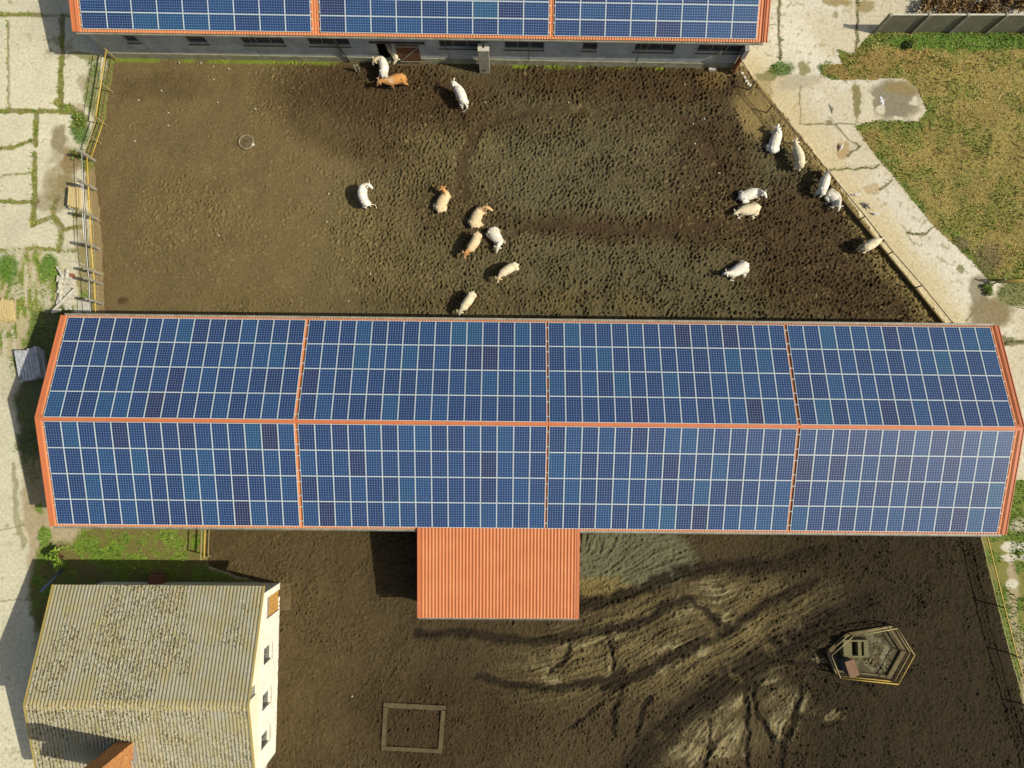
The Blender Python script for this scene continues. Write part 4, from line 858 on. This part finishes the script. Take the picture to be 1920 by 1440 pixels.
for s, q in ((0, rl), (1, rr)):
    for sgn in (1, -1):
        mb = MB(); e1 = q + ay * sgn * RN + Vector((0, 0, ze - zr)); off = ax * (.02 if s else -.02)
        mb.beam(q + off + Vector((0, 0, .0)), e1 + off, .10, .09); addto(mb, 'verge_trim', m_verge, hs)
# lichen rosettes and moss cushions sitting on the sheets
for nm_, mm_, cnt, sd in (('lichen', mat('pale_lichen', A(232, 224, 190), .95, .2, 9), 5200, 21), ('moss', mat('dark_moss', A(84, 76, 44), .95, .3, 9), 7500, 22)):
    r_ = np.random.default_rng(sd); mb = MB()
    for i in range(cnt):
        sg = -1 if r_.random() < .62 else 1; x = r_.random() * WID; y = r_.random() * RN; cl = float(fbm(np.array([x * 1.0]), np.array([y * sg * .7]), 2.2, 3, 900)[0])
        lc_ = math.hypot((x / WID - .36) / .22, (y / RN - .55) / .42) if sg > 0 else 0
        if cl + r_.normal(0, .05) < (.38 + .17 * lc_ if sg > 0 else .38): continue
        fo = .5 if nm_ == 'lichen' else .9; k_ = round(x / .222 - fo); x = (k_ + fo) * .222 + r_.normal(0, .015)
        hh = .055 * (abs(math.sin(math.pi * x / .222)) ** .75 * 2 - 1); q = rl + ax * x + ay * (sg * y); z = zr - (zr - ze) * y / RN + hh + .02; w_ = r_.uniform(.015, .034); l_ = r_.uniform(.025, .08) * (1 if nm_ == 'lichen' else 1.5)
        if x < .1 or x > WID - .1: continue
        mb.beam(Vector((q.x, q.y, z)) - ay * l_ / 2, Vector((q.x, q.y, z)) + ay * l_ / 2, w_ * 1.5, .03)
    o_ = addto(mb, nm_, mm_, hs); o_['kind'] = 'stuff'
# walls: gable wall to the east split in whitewashed lower part and cream upper part
D2E = 2.6
wins2 = []; ops2 = []
def ealong(yb): return (at(523, yb, 0) - NE).dot(ea)
for (ya, yb, lo, hi) in [(1192, 1221, 1.45, 2.95), (1274, 1302, 1.45, 2.95), (1345, 1371, 1.45, 2.95)]:
    ops2.append((ealong(ya), ealong(yb), lo, hi)); wins2.append(ops2[-1])
dd_ = (ealong(1104), ealong(1142), .05, 2.6); ops2.append(dd_)
ZB = 3.5
PE = wallopen(hs, SE, NE, ZB, .32, [(Le - b, Le - a, c, d) for a, b, c, d in ops2], m_whitew, 'wall')
for a, b, c, d in wins2: window(hs, PE, Le - b, Le - a, c, d, 2, m_frame, m_glass, .16, m_concl, .05)
mb = MB()
for i in range(5):
    w = (b - a); x0 = Le - dd_[1] + (dd_[1] - dd_[0]) * i / 5; pbox(PE, x0 + .01, x0 + (dd_[1] - dd_[0]) / 5 - .005, .10, .15, .06, 1.95, mb)
m_odoor = mat('orange_wood_door', A(226, 176, 92), .85, .35, 3.0, A(190, 140, 66), stretch=(1, 6, 1))
addto(mb, 'door', m_odoor, hs)
mb = MB(); pbox(PE, Le - dd_[1] + .01, Le - dd_[0] - .01, .10, .15, 1.99, 2.59, mb); addto(mb, 'upper_door_panel', m_lead, hs)  # plain grey panel filling the doorway above the orange planks
# gable triangle (cream) with small vent window
xr = (rr - SE).dot(-ea) ; hg = zr - .12
G0, G1, GT = PE(0, 0, ZB + .002), PE(Le, 0, ZB + .002), None
def eav(x): return hg - abs(x - xr) * (zr - ze) / RN
mb = MB(); va, vb, vc, vd = Le - ealong(1259), Le - ealong(1240), 4.15, 5.2
for y in (.012, .32):
    P_ = [(0, ZB + .002), (va, ZB + .002), (vb, ZB + .002), (Le, ZB + .002), (Le, eav(Le)), (xr, hg), (0, eav(0)), (va, vc), (vb, vc), (vb, vd), (va, vd)]
    V_ = [PE(x, y, z) for x, z in P_]
    mb.add(V_, [(0, 1, 7, 10, 6), (1, 2, 8, 7), (2, 3, 4, 9, 8), (10, 9, 4, 5, 6)])
mb.add([PE(va, .012, vc), PE(vb, .012, vc), PE(vb, .32, vc), PE(va, .32, vc), PE(va, .012, vd), PE(vb, .012, vd), PE(vb, .32, vd), PE(va, .32, vd)], [(0, 1, 2, 3), (4, 5, 6, 7), (0, 3, 7, 4), (1, 2, 6, 5)])
addto(mb, 'gable', m_cream, hs)
window(hs, PE, va, vb, vc, vd, 1, m_frame, m_lead, .1, None, .05)
mb = MB(); W2n, W2s = NE - en * (WID - 1.0), SE - en * (WID - 1.0)
def wl(a, b, z): 
    e = (b - a).normalized(); n = Vector((e.y, -e.x, 0)) * -.3; V_ = [a, b, b + n, a + n]; vs = [Vector((v.x, v.y, -.3)) for v in V_] + [Vector((v.x, v.y, z)) for v in V_]
    mb.add(vs, [(0, 3, 2, 1), (4, 5, 6, 7), (0, 1, 5, 4), (1, 2, 6, 5), (2, 3, 7, 6), (3, 0, 4, 7)])
e1_ = NE - en * .33; e2_ = SE - en * .33
wl(e1_, W2n, 3.9); wl(W2n, W2s, 3.9); wl(W2s, e2_, 3.9); addto(mb, 'wall', m_cream, hs)
# chimney on the south slope
cb = at(250, 1391, 5.25); ch = MB(); 
hp = lambda x, y, z: cb - ax * x - ay * y + Vector((0, 0, z - cb.z))
def hb(x0, x1, y0, y1, z0, z1, M): M.add([hp(x, y, z) for z in (z0, z1) for (x, y) in ((x0, y0), (x1, y0), (x1, y1), (x0, y1))], [(0, 3, 2, 1), (4, 5, 6, 7), (0, 1, 5, 4), (1, 2, 6, 5), (2, 3, 7, 6), (3, 0, 4, 7)])
hb(0, 1.0, 0, 1.0, 4.2, 10.9, ch); c_o = addto(ch, 'chimney', m_brick, hs)
ch = MB(); hb(.3, 1.35, 1.002, 1.9, 4.2, 9.4, ch); q = addto(ch, 'chimney_shoulder', m_brick, hs); q.parent = c_o
ch = MB(); hb(-.14, -.003, .0, 1.3, 4.85, 5.22, ch); q = addto(ch, 'flashing', m_lead, hs); q.parent = c_o
ch = MB(); hb(-.06, 1.06, -.06, 1.06, 10.902, 11.0, ch); q = addto(ch, 'chimney_cap', m_conc, hs); q.parent = c_o
# door slab
q = at(536, 1118, 0); o = MB().box(-.36, -.92, -.1, .36, .92, .10).build('door_slab', mat('dirty_slab', A(110, 96, 60), .9, .2, 3.0), None, bevel=.015); o.location = q; o.rotation_euler.z = .01
tag(o, 'flat muddy concrete slab on the ground outside the orange wooden door', 'slab')
# ================================================================== FENCES AND YARD THINGS
def fence(name, label, base, posts, rails, pm, pw, ph, round_=False, cat='fence', group=None, extra=None):
    P_ = [at(*b) for b in base]; o = P_[0]; r = empty(name, o, 0, label, cat, group)
    for (h, rad, m, lat, i0, i1) in rails:
        pts = []
        for k in range(i0, i1 if i1 else len(P_)):
            q = P_[k] - o; pts.append((q.x + lat, q.y, h + .012 * math.sin(k * 2.3 + h * 9)))
        MB().tube(pts, rad, 6).build('rail', m, r, smooth=True)
    for (px, py, *hh) in posts:
        q = at(px, py) - o; h = hh[0] if hh else ph; mb = MB()
        t1, t2 = random.uniform(-.03, .03), random.uniform(-.03, .03)
        if round_: mb.tube([(q.x, q.y, -.3), (q.x + t1, q.y + t2, h)], pw, 8)
        else: mb.beam((q.x, q.y, -.3), (q.x + t1, q.y + t2, h), pw, pw * .8, up=(0, 1, 0))
        mb.build('post', pm, r)
    return r
fence('pipe_fence', 'yellow pipe fence between thin posts from barn corner down the pavement edge', [(219, 112), (200, 235), (177, 302)],
      [(219, 112, 1.7), (210, 173, 1.25), (200, 235, 1.9), (189, 269, 1.3)], [(1.35, .05, m_yel, 0, 0, 2), (1.15, .035, m_rail, -.05, 1, 3), (.75, .025, m_rust, 0, 0, 0), (.6, .03, m_yel, .12, 1, 3), (1.75, .02, m_rust, 0, 0, 2)], m_rail, .04, 1.9, True)
fence('post_fence', 'row of tall grey concrete posts strung with a yellow pipe rail and white cables', [(177, 302), (179, 356), (182, 412), (185, 467), (188, 514), (190.6, 533), (192, 570), (193.5, 606)],
      [(177, 302, 1.9), (179, 356), (182, 412), (185, 467), (188, 514, 1.85), (190.6, 533, 2.0), (192, 570, 1.9)],
      [(.88, .055, m_yel, 0, 0, 0), (1.5, .022, m_white, 0, 0, 0), (1.72, .022, m_white, 0, 1, 4), (.55, .014, m_rail, 0, 0, 0)], m_conc, .23, 2.0)
fence('pipe_fence', 'long dark pipe fence along the dusty path on the right side of the yard', [(1379, 127), (1412, 180), (1438, 211), (1490, 272), (1543, 337), (1607, 415), (1658, 480), (1711, 541), (1772, 616), (1790, 640)],
      [(1379, 127), (1405, 168), (1438, 211), (1490, 272), (1543, 337), (1607, 415), (1658, 480), (1711, 541), (1768, 610)],
      [(1.15, .035, m_rust, 0, 0, 0), (.72, .03, m_rail, 0, 0, 5), (.95, .02, m_rust, 0, 0, 4)], m_rust, .045, 1.18, True)
m_kerbd = mat('dirty_board', A(128, 108, 66), .9, .3, 4)
r = empty('kerb_board', at(1543, 337), 0, 'low board kerb standing at the foot of the long dark pipe fence', 'board')
o = r.location; pts = [(1530, 322), (1607, 416), (1711, 543), (1786, 636)]
for a, b in zip(pts[:-1], pts[1:]):
    qa, qb = at(*a) - o, at(*b) - o; MB().beam((qa.x, qa.y, .2), (qb.x, qb.y, .2), .09, .46).build('board', m_kerbd, r)
fence('pipe_fence', 'short three-rail pipe fence between the long barn and the old house', [(397, 975), (396, 1010), (395, 1042)], [(397, 985, 1.6), (395, 1042, 1.62)],
      [(.4, .03, m_rail, 0, 0, 0), (1.05, .055, m_yel, 0, 0, 0), (1.6, .04, m_rail, 0, 0, 0)], m_rail, .05, 1.62, True)
fence('pipe_fence', 'yellow pipe fence closing the dark mud yard at the lower right edge', [(1826, 985), (1830, 1005), (1860, 1128), (1884, 1222), (1910, 1312), (1950, 1450)], [(1829, 1000), (1862, 1133), (1884, 1222), (1912, 1318)],
      [(1.2, .045, m_yel, 0, 0, 0), (.55, .035, m_rail, -.02, 0, 0), (.85, .02, m_rail, 0, 0, 0)], m_rust, .05, 1.24, True)
# yellow barrier at the right edge
fence('barrier', 'yellow painted double-bar barrier at the right edge of the field', [(1866, 531), (1925, 530), (1990, 529)], [(1862, 532, 1.3), (1990, 529, 1.3)], [(1.05, .055, m_yel, 0, 0, 0), (.62, .05, m_yel, 0, 0, 0), (.12, .03, m_rail, .5, 0, 0)], m_conc, .06, 1.3, True, cat='barrier')
# concrete slab fence top right
A_, B_ = at(1640, 60), at(1713, 59); st_ = 2.72; r = empty('slab_fence', A_, 0, 'grey concrete slab fence standing beside the field at the top right corner', 'fence')
m_slab = mat('grey_slab', A(142, 138, 112), .93, .2, 1.6, A(116, 112, 88), bump=.01, grime=(A(104, 104, 60), 1.8, .58, .74)); dirn = (at(1867, 60) - A_).normalized()
for i in range(6):
    a = dirn * (i * st_)
    MB().beam((a.x, a.y - .03, -.3), (a.x, a.y - .03, 2.22), .2, .26, up=(0, 1, 0)).build('post', m_conc, r, bevel=.012)
    if i < 5:
        b = dirn * ((i + 1) * st_ - .11); a2 = a + dirn * .11
        for k in range(4): MB().beam((a2.x, a2.y, .27 + k * .53), (b.x, b.y, .27 + k * .53), .07, .522).build('slab', m_slab, r)
        MB().beam((a2.x, a2.y, 2.14), (b.x, b.y, 2.14), .11, .06).build('coping', m_concl, r)
# ---------------- hexagonal pen round the slurry shaft
top_ = [(1559, 1229.4), (1599.6, 1193.3), (1683.3, 1178.4), (1714.8, 1228.8), (1684.4, 1283.2), (1576.1, 1271.8)]
W_ = [at(x, y, 1.1) for x, y in top_]; cx = sum((w for w in W_), Vector()) / 6; o = Vector((cx.x, cx.y, 0)); r = empty('slurry_pen', o, 0, 'six-sided pipe railing round a concrete pit top in the dark mud', 'railing')
W_ = [Vector((w.x - o.x, w.y - o.y, 0)) for w in W_]
for h, rad, ms in ((1.1, .035, None), (.6, .028, None)):
    for i in range(6):
        a, b = W_[i], W_[(i + 1) % 6]; m = m_yel if (i == 4) or (i == 3 and h > 1) else m_rail
        MB().tube([(a.x, a.y, h), (b.x, b.y, h)], rad, 6).build('rail', m, r, smooth=True)
for w in W_: MB().tube([(w.x, w.y, -.2), (w.x, w.y, 1.12)], .035, 6).build('post', m_rust, r, smooth=True)
m_kerb = mat('pit_kerb', A(132, 118, 78), .95, .3, 2.5, A(96, 82, 54), bump=.01)
for i in range(6):
    a, b = W_[i] * .98, W_[(i + 1) % 6] * .98; a2, b2 = a * .86, b * .86
    MB().add([(a.x, a.y, -.2), (b.x, b.y, -.2), (b.x, b.y, .22), (a.x, a.y, .22), (a2.x, a2.y, -.2), (b2.x, b2.y, -.2), (b2.x, b2.y, .22), (a2.x, a2.y, .22)], [(0, 1, 2, 3), (7, 6, 5, 4), (3, 2, 6, 7)]).build('kerb', m_kerb, r)
MB().add([(w.x * .84, w.y * .84, .10) for w in W_], [tuple(range(6))]).build('floor', mat('pit_slab', A(128, 122, 88), .9, .35, 1.1, A(78, 70, 42), thr=(.46, .6), grime=(A(84, 70, 44), 1.6, .50, .58)), r)
m_cov = mat('dirty_cover', A(140, 134, 92), .92, .3, 3, A(108, 100, 62), grime=(A(88, 82, 48), 3.0, .52, .6))
def local(px, py, z): q = at(px, py, z) - o; return q
a, b = local(1581, 1200, .62), local(1629, 1233, .62); a.z = b.z = 0
mb = MB(); x0, x1, y0, y1 = a.x, b.x, b.y, a.y; hx = lambda f_: x0 + (x1 - x0) * f_; hy = lambda f_: y0 + (y1 - y0) * f_
def ring_(X0, X1, Yb, Yt, z0, z1, M): M.box(X0, Yb, z0, X1, Yt, z1)
for (f0, f1, g0, g1) in [(0, .34, 0, 1), (.58, .72, 0, 1), (.82, 1, 0, 1), (.34, .58, 0, .1), (.34, .58, .9, 1), (.72, .82, 0, .1), (.72, .82, .9, 1)]: mb.box(hx(f0), hy(g0), .1, hx(f1) - .001, hy(g1), .62 - .002 * f0)
mb.build('shaft_cover', m_cov, r); MB().box(x0 + .02, y0 + .02, .101, x1 - .02, y1 - .02, .14).build('shaft_hole', m_dark, r)
a = at(1598, 1254, 1.4); r2 = empty('steel_cabinet', (a.x, a.y, 0), .30, 'tall dark box with a rusty brown lid inside the six-sided railing', 'box')
MB().box(-.27, -.46, .1, .27, .46, 1.34).build('body', mat('slate_steel', A(92, 96, 92), .6, .2, 3), r2, bevel=.01); MB().box(-.33, -.55, 1.342, .33, .55, 1.40).build('lid', mat('rusty_lid', A(142, 108, 78), .85, .2, 3), r2)
# ---------------- round manhole, rectangular kerb
q = at(462, 267); r = empty('manhole', q, 0, 'round pale manhole ring in the dry mud near the left fence', 'manhole')
pts = [(.50 * math.cos(t * .2618), .50 * math.sin(t * .2618), .07) for t in range(25)]
MB().tube(pts, .065, 6, cap=False).build('ring', mat('muddy_ring', A(176, 160, 118), .95, .3, 6, A(120, 104, 72)), r, smooth=True)
MB().add([(.46 * math.cos(t * .3142), .46 * math.sin(t * .3142), .075) for t in range(20)], [tuple(range(20))]).build('lid', mat('muddy_lid', A(128, 112, 78), .95, .4, 5, A(88, 72, 48), bump=.02), r)
MB().tube([(-.2, .05, .08), (0, .15, .13), (.2, .05, .08)], .02, 5).build('handle', m_rust, r)
MB().box(.42, -.3, .06, .62, -.12, .16).build('block', m_concl, r, bevel=.02)
c4 = [at(*p_) for p_ in ((720, 1316), (836, 1322), (829, 1411), (715, 1405))]; o = sum(c4, Vector()) / 4; r = empty('pit_frame', o, 0, 'rectangular concrete kerb frame set flush in the mud at bottom centre', 'frame')
m_kf = mat('muddy_kerb', A(114, 100, 66), .95, .3, 3, A(84, 71, 46), bump=.01)
for i, w in zip(range(4), (.32, .28, .26, .28)):
    a, b = c4[i] - o, c4[(i + 1) % 4] - o; n_ = -(a + b).normalized() * w; e_ = (b - a).normalized() * (.0 if i % 2 == 0 else -w * .98)
    a2, b2 = a - e_, b + e_; vs = [a2, b2, b2 + n_, a2 + n_]
    n_ = Vector((-(b - a).y, (b - a).x, 0)).normalized(); n_ = n_ if n_.dot(-(a + b)) > 0 else -n_; vs = [a2, b2, b2 + n_ * w, a2 + n_ * w]
    MB().add([(v.x, v.y, z) for z in (-.2, .13) for v in vs], [(0, 3, 2, 1), (4, 5, 6, 7), (0, 1, 5, 4), (1, 2, 6, 5), (2, 3, 7, 6), (3, 0, 4, 7)]).build('kerb', m_kf, r)
# ---------------- stacks and debris on the left
def stack(name, label, px, py, rz, n, w, l, h, m, jit=.03, cat='timber', part='plank', layers=1, z0=.05, zj=0.0):
    r = empty(name, at(px, py), rz, label, cat)
    for k in range(layers):
        for i in range(n):
            x = (i - (n - 1) / 2) * (w + .03); j = random.uniform(-jit, jit) * 3; a = random.uniform(-jit, jit) * .4
            MB().beam((x + a, -l / 2 + j, z0 + k * (h + .01) + h / 2 + random.uniform(0, zj)), (x - a, l / 2 + j, z0 + k * (h + .01) + h / 2), w, h).build(part, m, r)
    return r
stack('timber_stack', 'small stack of fresh yellow timber at the far left edge', 16, 582, .12, 6, .14, 1.35, .12, m_timber, .06, layers=3)
stack('timber_stack', 'faded grey boards lying right beside the fresh yellow timber', 27, 580, .06, 3, .1, 1.0, .08, mat('faded_board', A(206, 184, 150), .9, .25, 4), .05)
r = stack('sheet_stack', 'stack of white profiled sheets lying half in the shade of the long barn gable', 63, 684, .22, 7, .19, 2.1, .10, mat('white_sheet', A(226, 226, 222), .6, .15, 3, A(170, 172, 170), grime=(A(110, 108, 98), 2.0, .58, .66)), .03, 'sheets', 'sheet', 5, .08)
for y in (-.7, .7): MB().box(-.8, y - .05, 0, .8, y + .05, .075).build('bearer', m_wood, r)
stack('sheet_stack', 'narrow grey sheets between the white sheet stack and the barn gable', 82, 682, .2, 3, .16, 1.75, .09, mat('grey_sheet', A(190, 190, 184), .6, .2, 3), .02, 'sheets', 'sheet', 3)
stack('timber_stack', 'block of light planks leaning among the concrete posts of the left fence', 148, 375, -.03, 5, .12, 1.35, .12, m_timber, .03, layers=5)
stack('timber_stack', 'narrow grey-white boards on the left of the light plank block', 138, 378, 0, 2, .11, 1.2, .1, mat('pale_board', A(214, 208, 192), .9, .2, 4), .02, layers=3)
stack('sheet_stack', 'small pale corrugated sheets by the last concrete post near the barn eave', 158, 574, .05, 5, .13, .9, .05, m_concl, .02, 'sheets', 'sheet', 1)
def beamthing(a, b, w, h, z1, z2, label, m=m_concl):
    qa, qb = at(*a), at(*b); o_ = MB().beam((0, 0, z1), (qb.x - qa.x, qb.y - qa.y, z2), w, h).build('concrete_beam', m, None, bevel=.02); o_.location = qa; return tag(o_, label, 'beam', 'concrete beams dumped by the left fence')
beamthing((106, 584), (147, 543), .17, .17, .35, .35, 'long straight concrete beam lying across the rubble heap')
beamthing((104, 587), (121, 583), .22, .16, .42, .40, 'stubby white beam end at the corner of the shaded barn gable')
beamthing((110, 501), (119, 514), .14, .14, .2, .3, 'white beam tilted away from the top of the rubble heap')
beamthing((140, 490), (160, 498), .06, .06, .1, .1, 'thin pale stick lying beside the fence above the rubble heap')
k = 0
heap = [(122, 516, 4, 18, 'upright slim'), (129, 515, 5, 16, 'squarish white'), (113, 524, 4, 12, 'short round-ended'), (117, 534, 5, 14, 'cracked'), (115, 543, 5, 16, 'dirty-sided'), (119, 556, 5, 22, 'tall leaning'), (113, 562, 4, 20, 'narrow outer'), (124, 548, 4, 16, 'broken middle'), (121, 526, 5, 10, 'small upper')]
for x, y, w, l, ad in heap:
    o_ = MB().beam((0, -l / 27 / 2, 0), (random.uniform(-.12, .12), l / 27 / 2, random.uniform(-.05, .1)), w / 27, w / 27).build('concrete_piece', m_concl, None, bevel=.02); o_.location = at(x, y) + Vector((0, 0, random.uniform(.15, .4))); o_.rotation_euler.z = random.uniform(-.25, .45)
    tag(o_, f'{ad} piece of white concrete in the rubble heap by the left fence', 'rubble', 'broken concrete pieces in the rubble heap')
mb = MB()
for i in range(260):
    a = random.uniform(0, 6.28); d = random.random() ** .6; q = at(127 + 14 * d * math.cos(a), 545 + 36 * d * math.sin(a)); s = random.uniform(.04, .13)
    z = .04 + .14 * (1 - d); mb.beam((q.x - s, q.y, z), (q.x + s, q.y + random.uniform(-.1, .1), z + random.uniform(-.05, .05)), s * 1.2, s, up=(random.uniform(-.4, .4), .2, 1))
tag(mb.build('rubble', m_concl, None), 'pale broken mortar and rubble heaped beside the left fence', 'rubble', None, 'stuff')
o_ = MB().tube([(0, 0, 0), (0, 0, .25)], .13, 10).build('clay_pot', mat('terracotta', A(176, 108, 66), .9, .3, 4), None); o_.location = at(138, 517, .03); tag(o_, 'small rust-red pot standing beside the white rubble', 'pot')
o_ = MB().box(-.28, -.12, 0, .28, .12, .28).build('stone_block', m_concl, None, bevel=.03); o_.location = at(1334, 131); tag(o_, 'lone pale stone block at the foot of the grey barn wall', 'block')
# rusty box and pipe in the shade north of the house, loose chunks at the right barn corner
o_ = MB().box(-.45, -.42, 0, .45, .42, .75).build('rusty_crate', mat('rusty_crate', A(150, 100, 70), .9, .3, 3), None, bevel=.02); o_.location = at(300, 1086); tag(o_, 'rust-brown crate standing in the shade behind the old house', 'crate')
o_ = MB().tube([(0, 0, 0), (.25, -.9, 2.6)], .09, 8).build('leaning_pipe', mat('blue_grey_pipe', A(130, 146, 170), .5, .2, 3), None, smooth=True); o_.location = at(118, 1068); tag(o_, 'blue-grey pipe leaning on the shaded corner of the old house', 'pipe')
for i, (x, y) in enumerate([(1399, 153), (1402, 158), (1396, 146), (1391, 138), (1406, 161)]):
    o_ = MB().box(-.12, -.09, 0, .12, .09, .13).build('stone', m_concl, None, bevel=.03); o_.location = at(x, y); o_.rotation_euler.z = i; tag(o_, 'small pale stone lying under the pipe fence by the right barn corner', 'stone', 'pale stones under the pipe fence')
# ---------------- scattered litter flecks on the mud (thrown pebbles)
k = 0
for (x, y) in [(304, 171), (337, 118), (378, 119), (401, 126), (402, 150), (409, 193), (317, 236), (317, 212), (254, 265), (261, 188), (430, 130), (910, 193), (1349, 325), (1347, 325), (1320, 224), (617, 364), (695, 514), (654, 565), (1066, 193), (1284, 159), (613, 416), (480, 205), (411, 442), (661, 1305), (1303, 270), (1385, 280), (1299, 233)]:
    o_ = MB().beam((-.05, 0, 0), (.06, .02, .02), .08, .05).build('pebble', m_concl, None, bevel=.01); o_.location = at(x, y) + Vector((0, 0, .07)); o_.rotation_euler.z = x; tag(o_, 'tiny pale pebble lying on the mud', 'pebble', 'pale pebbles scattered on the mud')
# ---------------- birds on the path
def bird(px, py, z, rz, fly, m, label, name='bird'):
    mb = MB(); mb.tube([(-.20, 0, .10), (-.12, 0, .12), (0, 0, .13), (.10, 0, .15), (.15, 0, .19), (.19, 0, .20), (.25, 0, .19)], [.015, .05, .075, .06, .04, .035, .008], 8)
    if fly:
        for s in (-1, 1): mb.add([(-.06, 0, .14), (.07, 0, .14), (.09, s * .22, .2), (-.08, s * .46, .16), (-.07, s * .2, .2), (-.06, 0, .125), (.07, 0, .125), (.09, s * .22, .185), (-.08, s * .46, .15), (-.07, s * .2, .185)], [(0, 1, 2, 4), (4, 2, 3), (5, 9, 7, 6), (9, 8, 7), (0, 4, 9, 5), (4, 3, 8, 9), (1, 6, 7, 2), (2, 7, 8, 3)])
    else:
        for s in (-1, 1): mb.tube([(0, s * .03, .08), (.01, s * .03, 0)], .008, 4)
        mb.tube([(-.2, 0, .11), (-.30, 0, .10)], [.03, .012], 5)
    o_ = mb.build(name, m, None, smooth=True); o_.location = at(px, py, z); o_.rotation_euler.z = rz; o_.scale = (.95,) * 3 if fly else (1.15,) * 3; return tag(o_, label, 'bird', 'small birds on and above the path')
m_bw = mat('white_feathers', A(246, 246, 240), .8, .05, 8); m_bg = mat('grey_feathers', A(120, 116, 104), .8, .3, 8)
bird(1576, 277, 0, 1.2, 0, m_bw, 'white bird standing highest up the dusty path, beside the worn strip'); bird(1604, 366, 0, 0, 0, m_bw, 'white bird on the path between the standing cow and the field')
bird(1623, 387, 0, .8, 1, m_bg, 'grey bird with spread wings on the dusty path'); bird(1639, 402, 0, -.3, 0, m_bw, 'white bird on the path just below the grey bird'); bird(1651, 191, 2.25, .3, 1, m_bw, 'white bird flying over the stained concrete patch at upper right')
# ---------------- leafy weeds and bushes
def bush(name, px, py, rad, h, n, cols, label, seed, leaf=.09, cat='shrub', up=.3):
    r_ = np.random.default_rng(seed); root = empty(name, at(px, py), 0, label, cat); P_ = []; Cc = []
    cen = r_.normal(0, .5, (9, 3)) * (rad, rad, h * .3); cen[:, 2] = np.abs(cen[:, 2]) + h * .35
    for i in range(n):
        c_ = cen[r_.integers(9)] + r_.normal(0, .28, 3) * (rad * .6, rad * .6, h * .45)
        if c_[2] < .02: c_[2] = .02 + r_.random() * .1
        a = r_.normal(0, 1, 3); a[2] *= .4; a /= np.linalg.norm(a); b = np.cross(a, r_.normal(0, 1, 3)); b /= np.linalg.norm(b); s = leaf * r_.uniform(.6, 1.4)
        P_ += [c_ - a * s, c_ + b * s * .45, c_ + a * s, c_ - b * s * .45]; cc = np.array(cols[r_.integers(len(cols))]) * r_.uniform(.7, 1.25); Cc += [cc] * 4
    me = bpy.data.meshes.new('foliage'); me.from_pydata([tuple(q) for q in P_], [], [(4 * i, 4 * i + 1, 4 * i + 2, 4 * i + 3) for i in range(n)]); setcol(me, np.array(Cc)); me.materials.append(bladem)
    link(bpy.data.objects.new('foliage', me), root); mb = MB()
    for c_ in cen: mb.tube([(0, 0, -.05), (c_[0] * .5, c_[1] * .5, c_[2] * .6), tuple(c_)], [.025, .018, .006], 5)
    mb.build('stem', m_wood, root)
BR = [A(120, 92, 52), A(150, 118, 66), A(92, 72, 40), A(176, 140, 84)]
for i, (x, y, lb) in enumerate([(1745, 8, 'brown withered bush just left of the others behind the slab fence'), (1790, 2, 'brown withered bush in the middle behind the slab fence'), (1835, 10, 'brown withered bush right of the middle behind the slab fence'), (1880, 4, 'brown withered bush at the top right corner behind the slab fence'), (1925, 10, 'brown withered bush cut by the right edge behind the slab fence')]):
    bush('withered_bush', x, y, 1.25, 1.2, 1500, BR, lb, 60 + i, .10)
bush('weed_clump', 152, 224, .55, .55, 700, GR, 'dark green weed clump by the left fence near the barn corner', 71, .08, 'weed')
bush('weed_clump', 150, 290, .45, .4, 300, GR + DR[:1], 'dull weed clump at the foot of the first concrete post', 72, .07, 'weed')
bush('tall_weed', 118, 1044, .55, 1.5, 340, [A(150, 176, 60), A(120, 150, 48)], 'tall yellow-green weed catching the sun north of the old house', 73, .16, 'weed')
bush('weed_clump', 1850, 545, .5, .4, 400, GR, 'weed clump at the left end of the yellow barrier', 74, .08, 'weed')
bush('weed_clump', 1702, 88, .4, .4, 350, [A(70, 84, 34), A(96, 104, 46)], 'dark weed clump in the grass below the slab fence', 75, .08, 'weed')
for o in list(COL.objects):
    if o.type == 'MESH' and o.parent is None and 'kind' not in o and 'label' not in o: print('UNTAGGED', o.name)
print('objects', len(COL.objects))
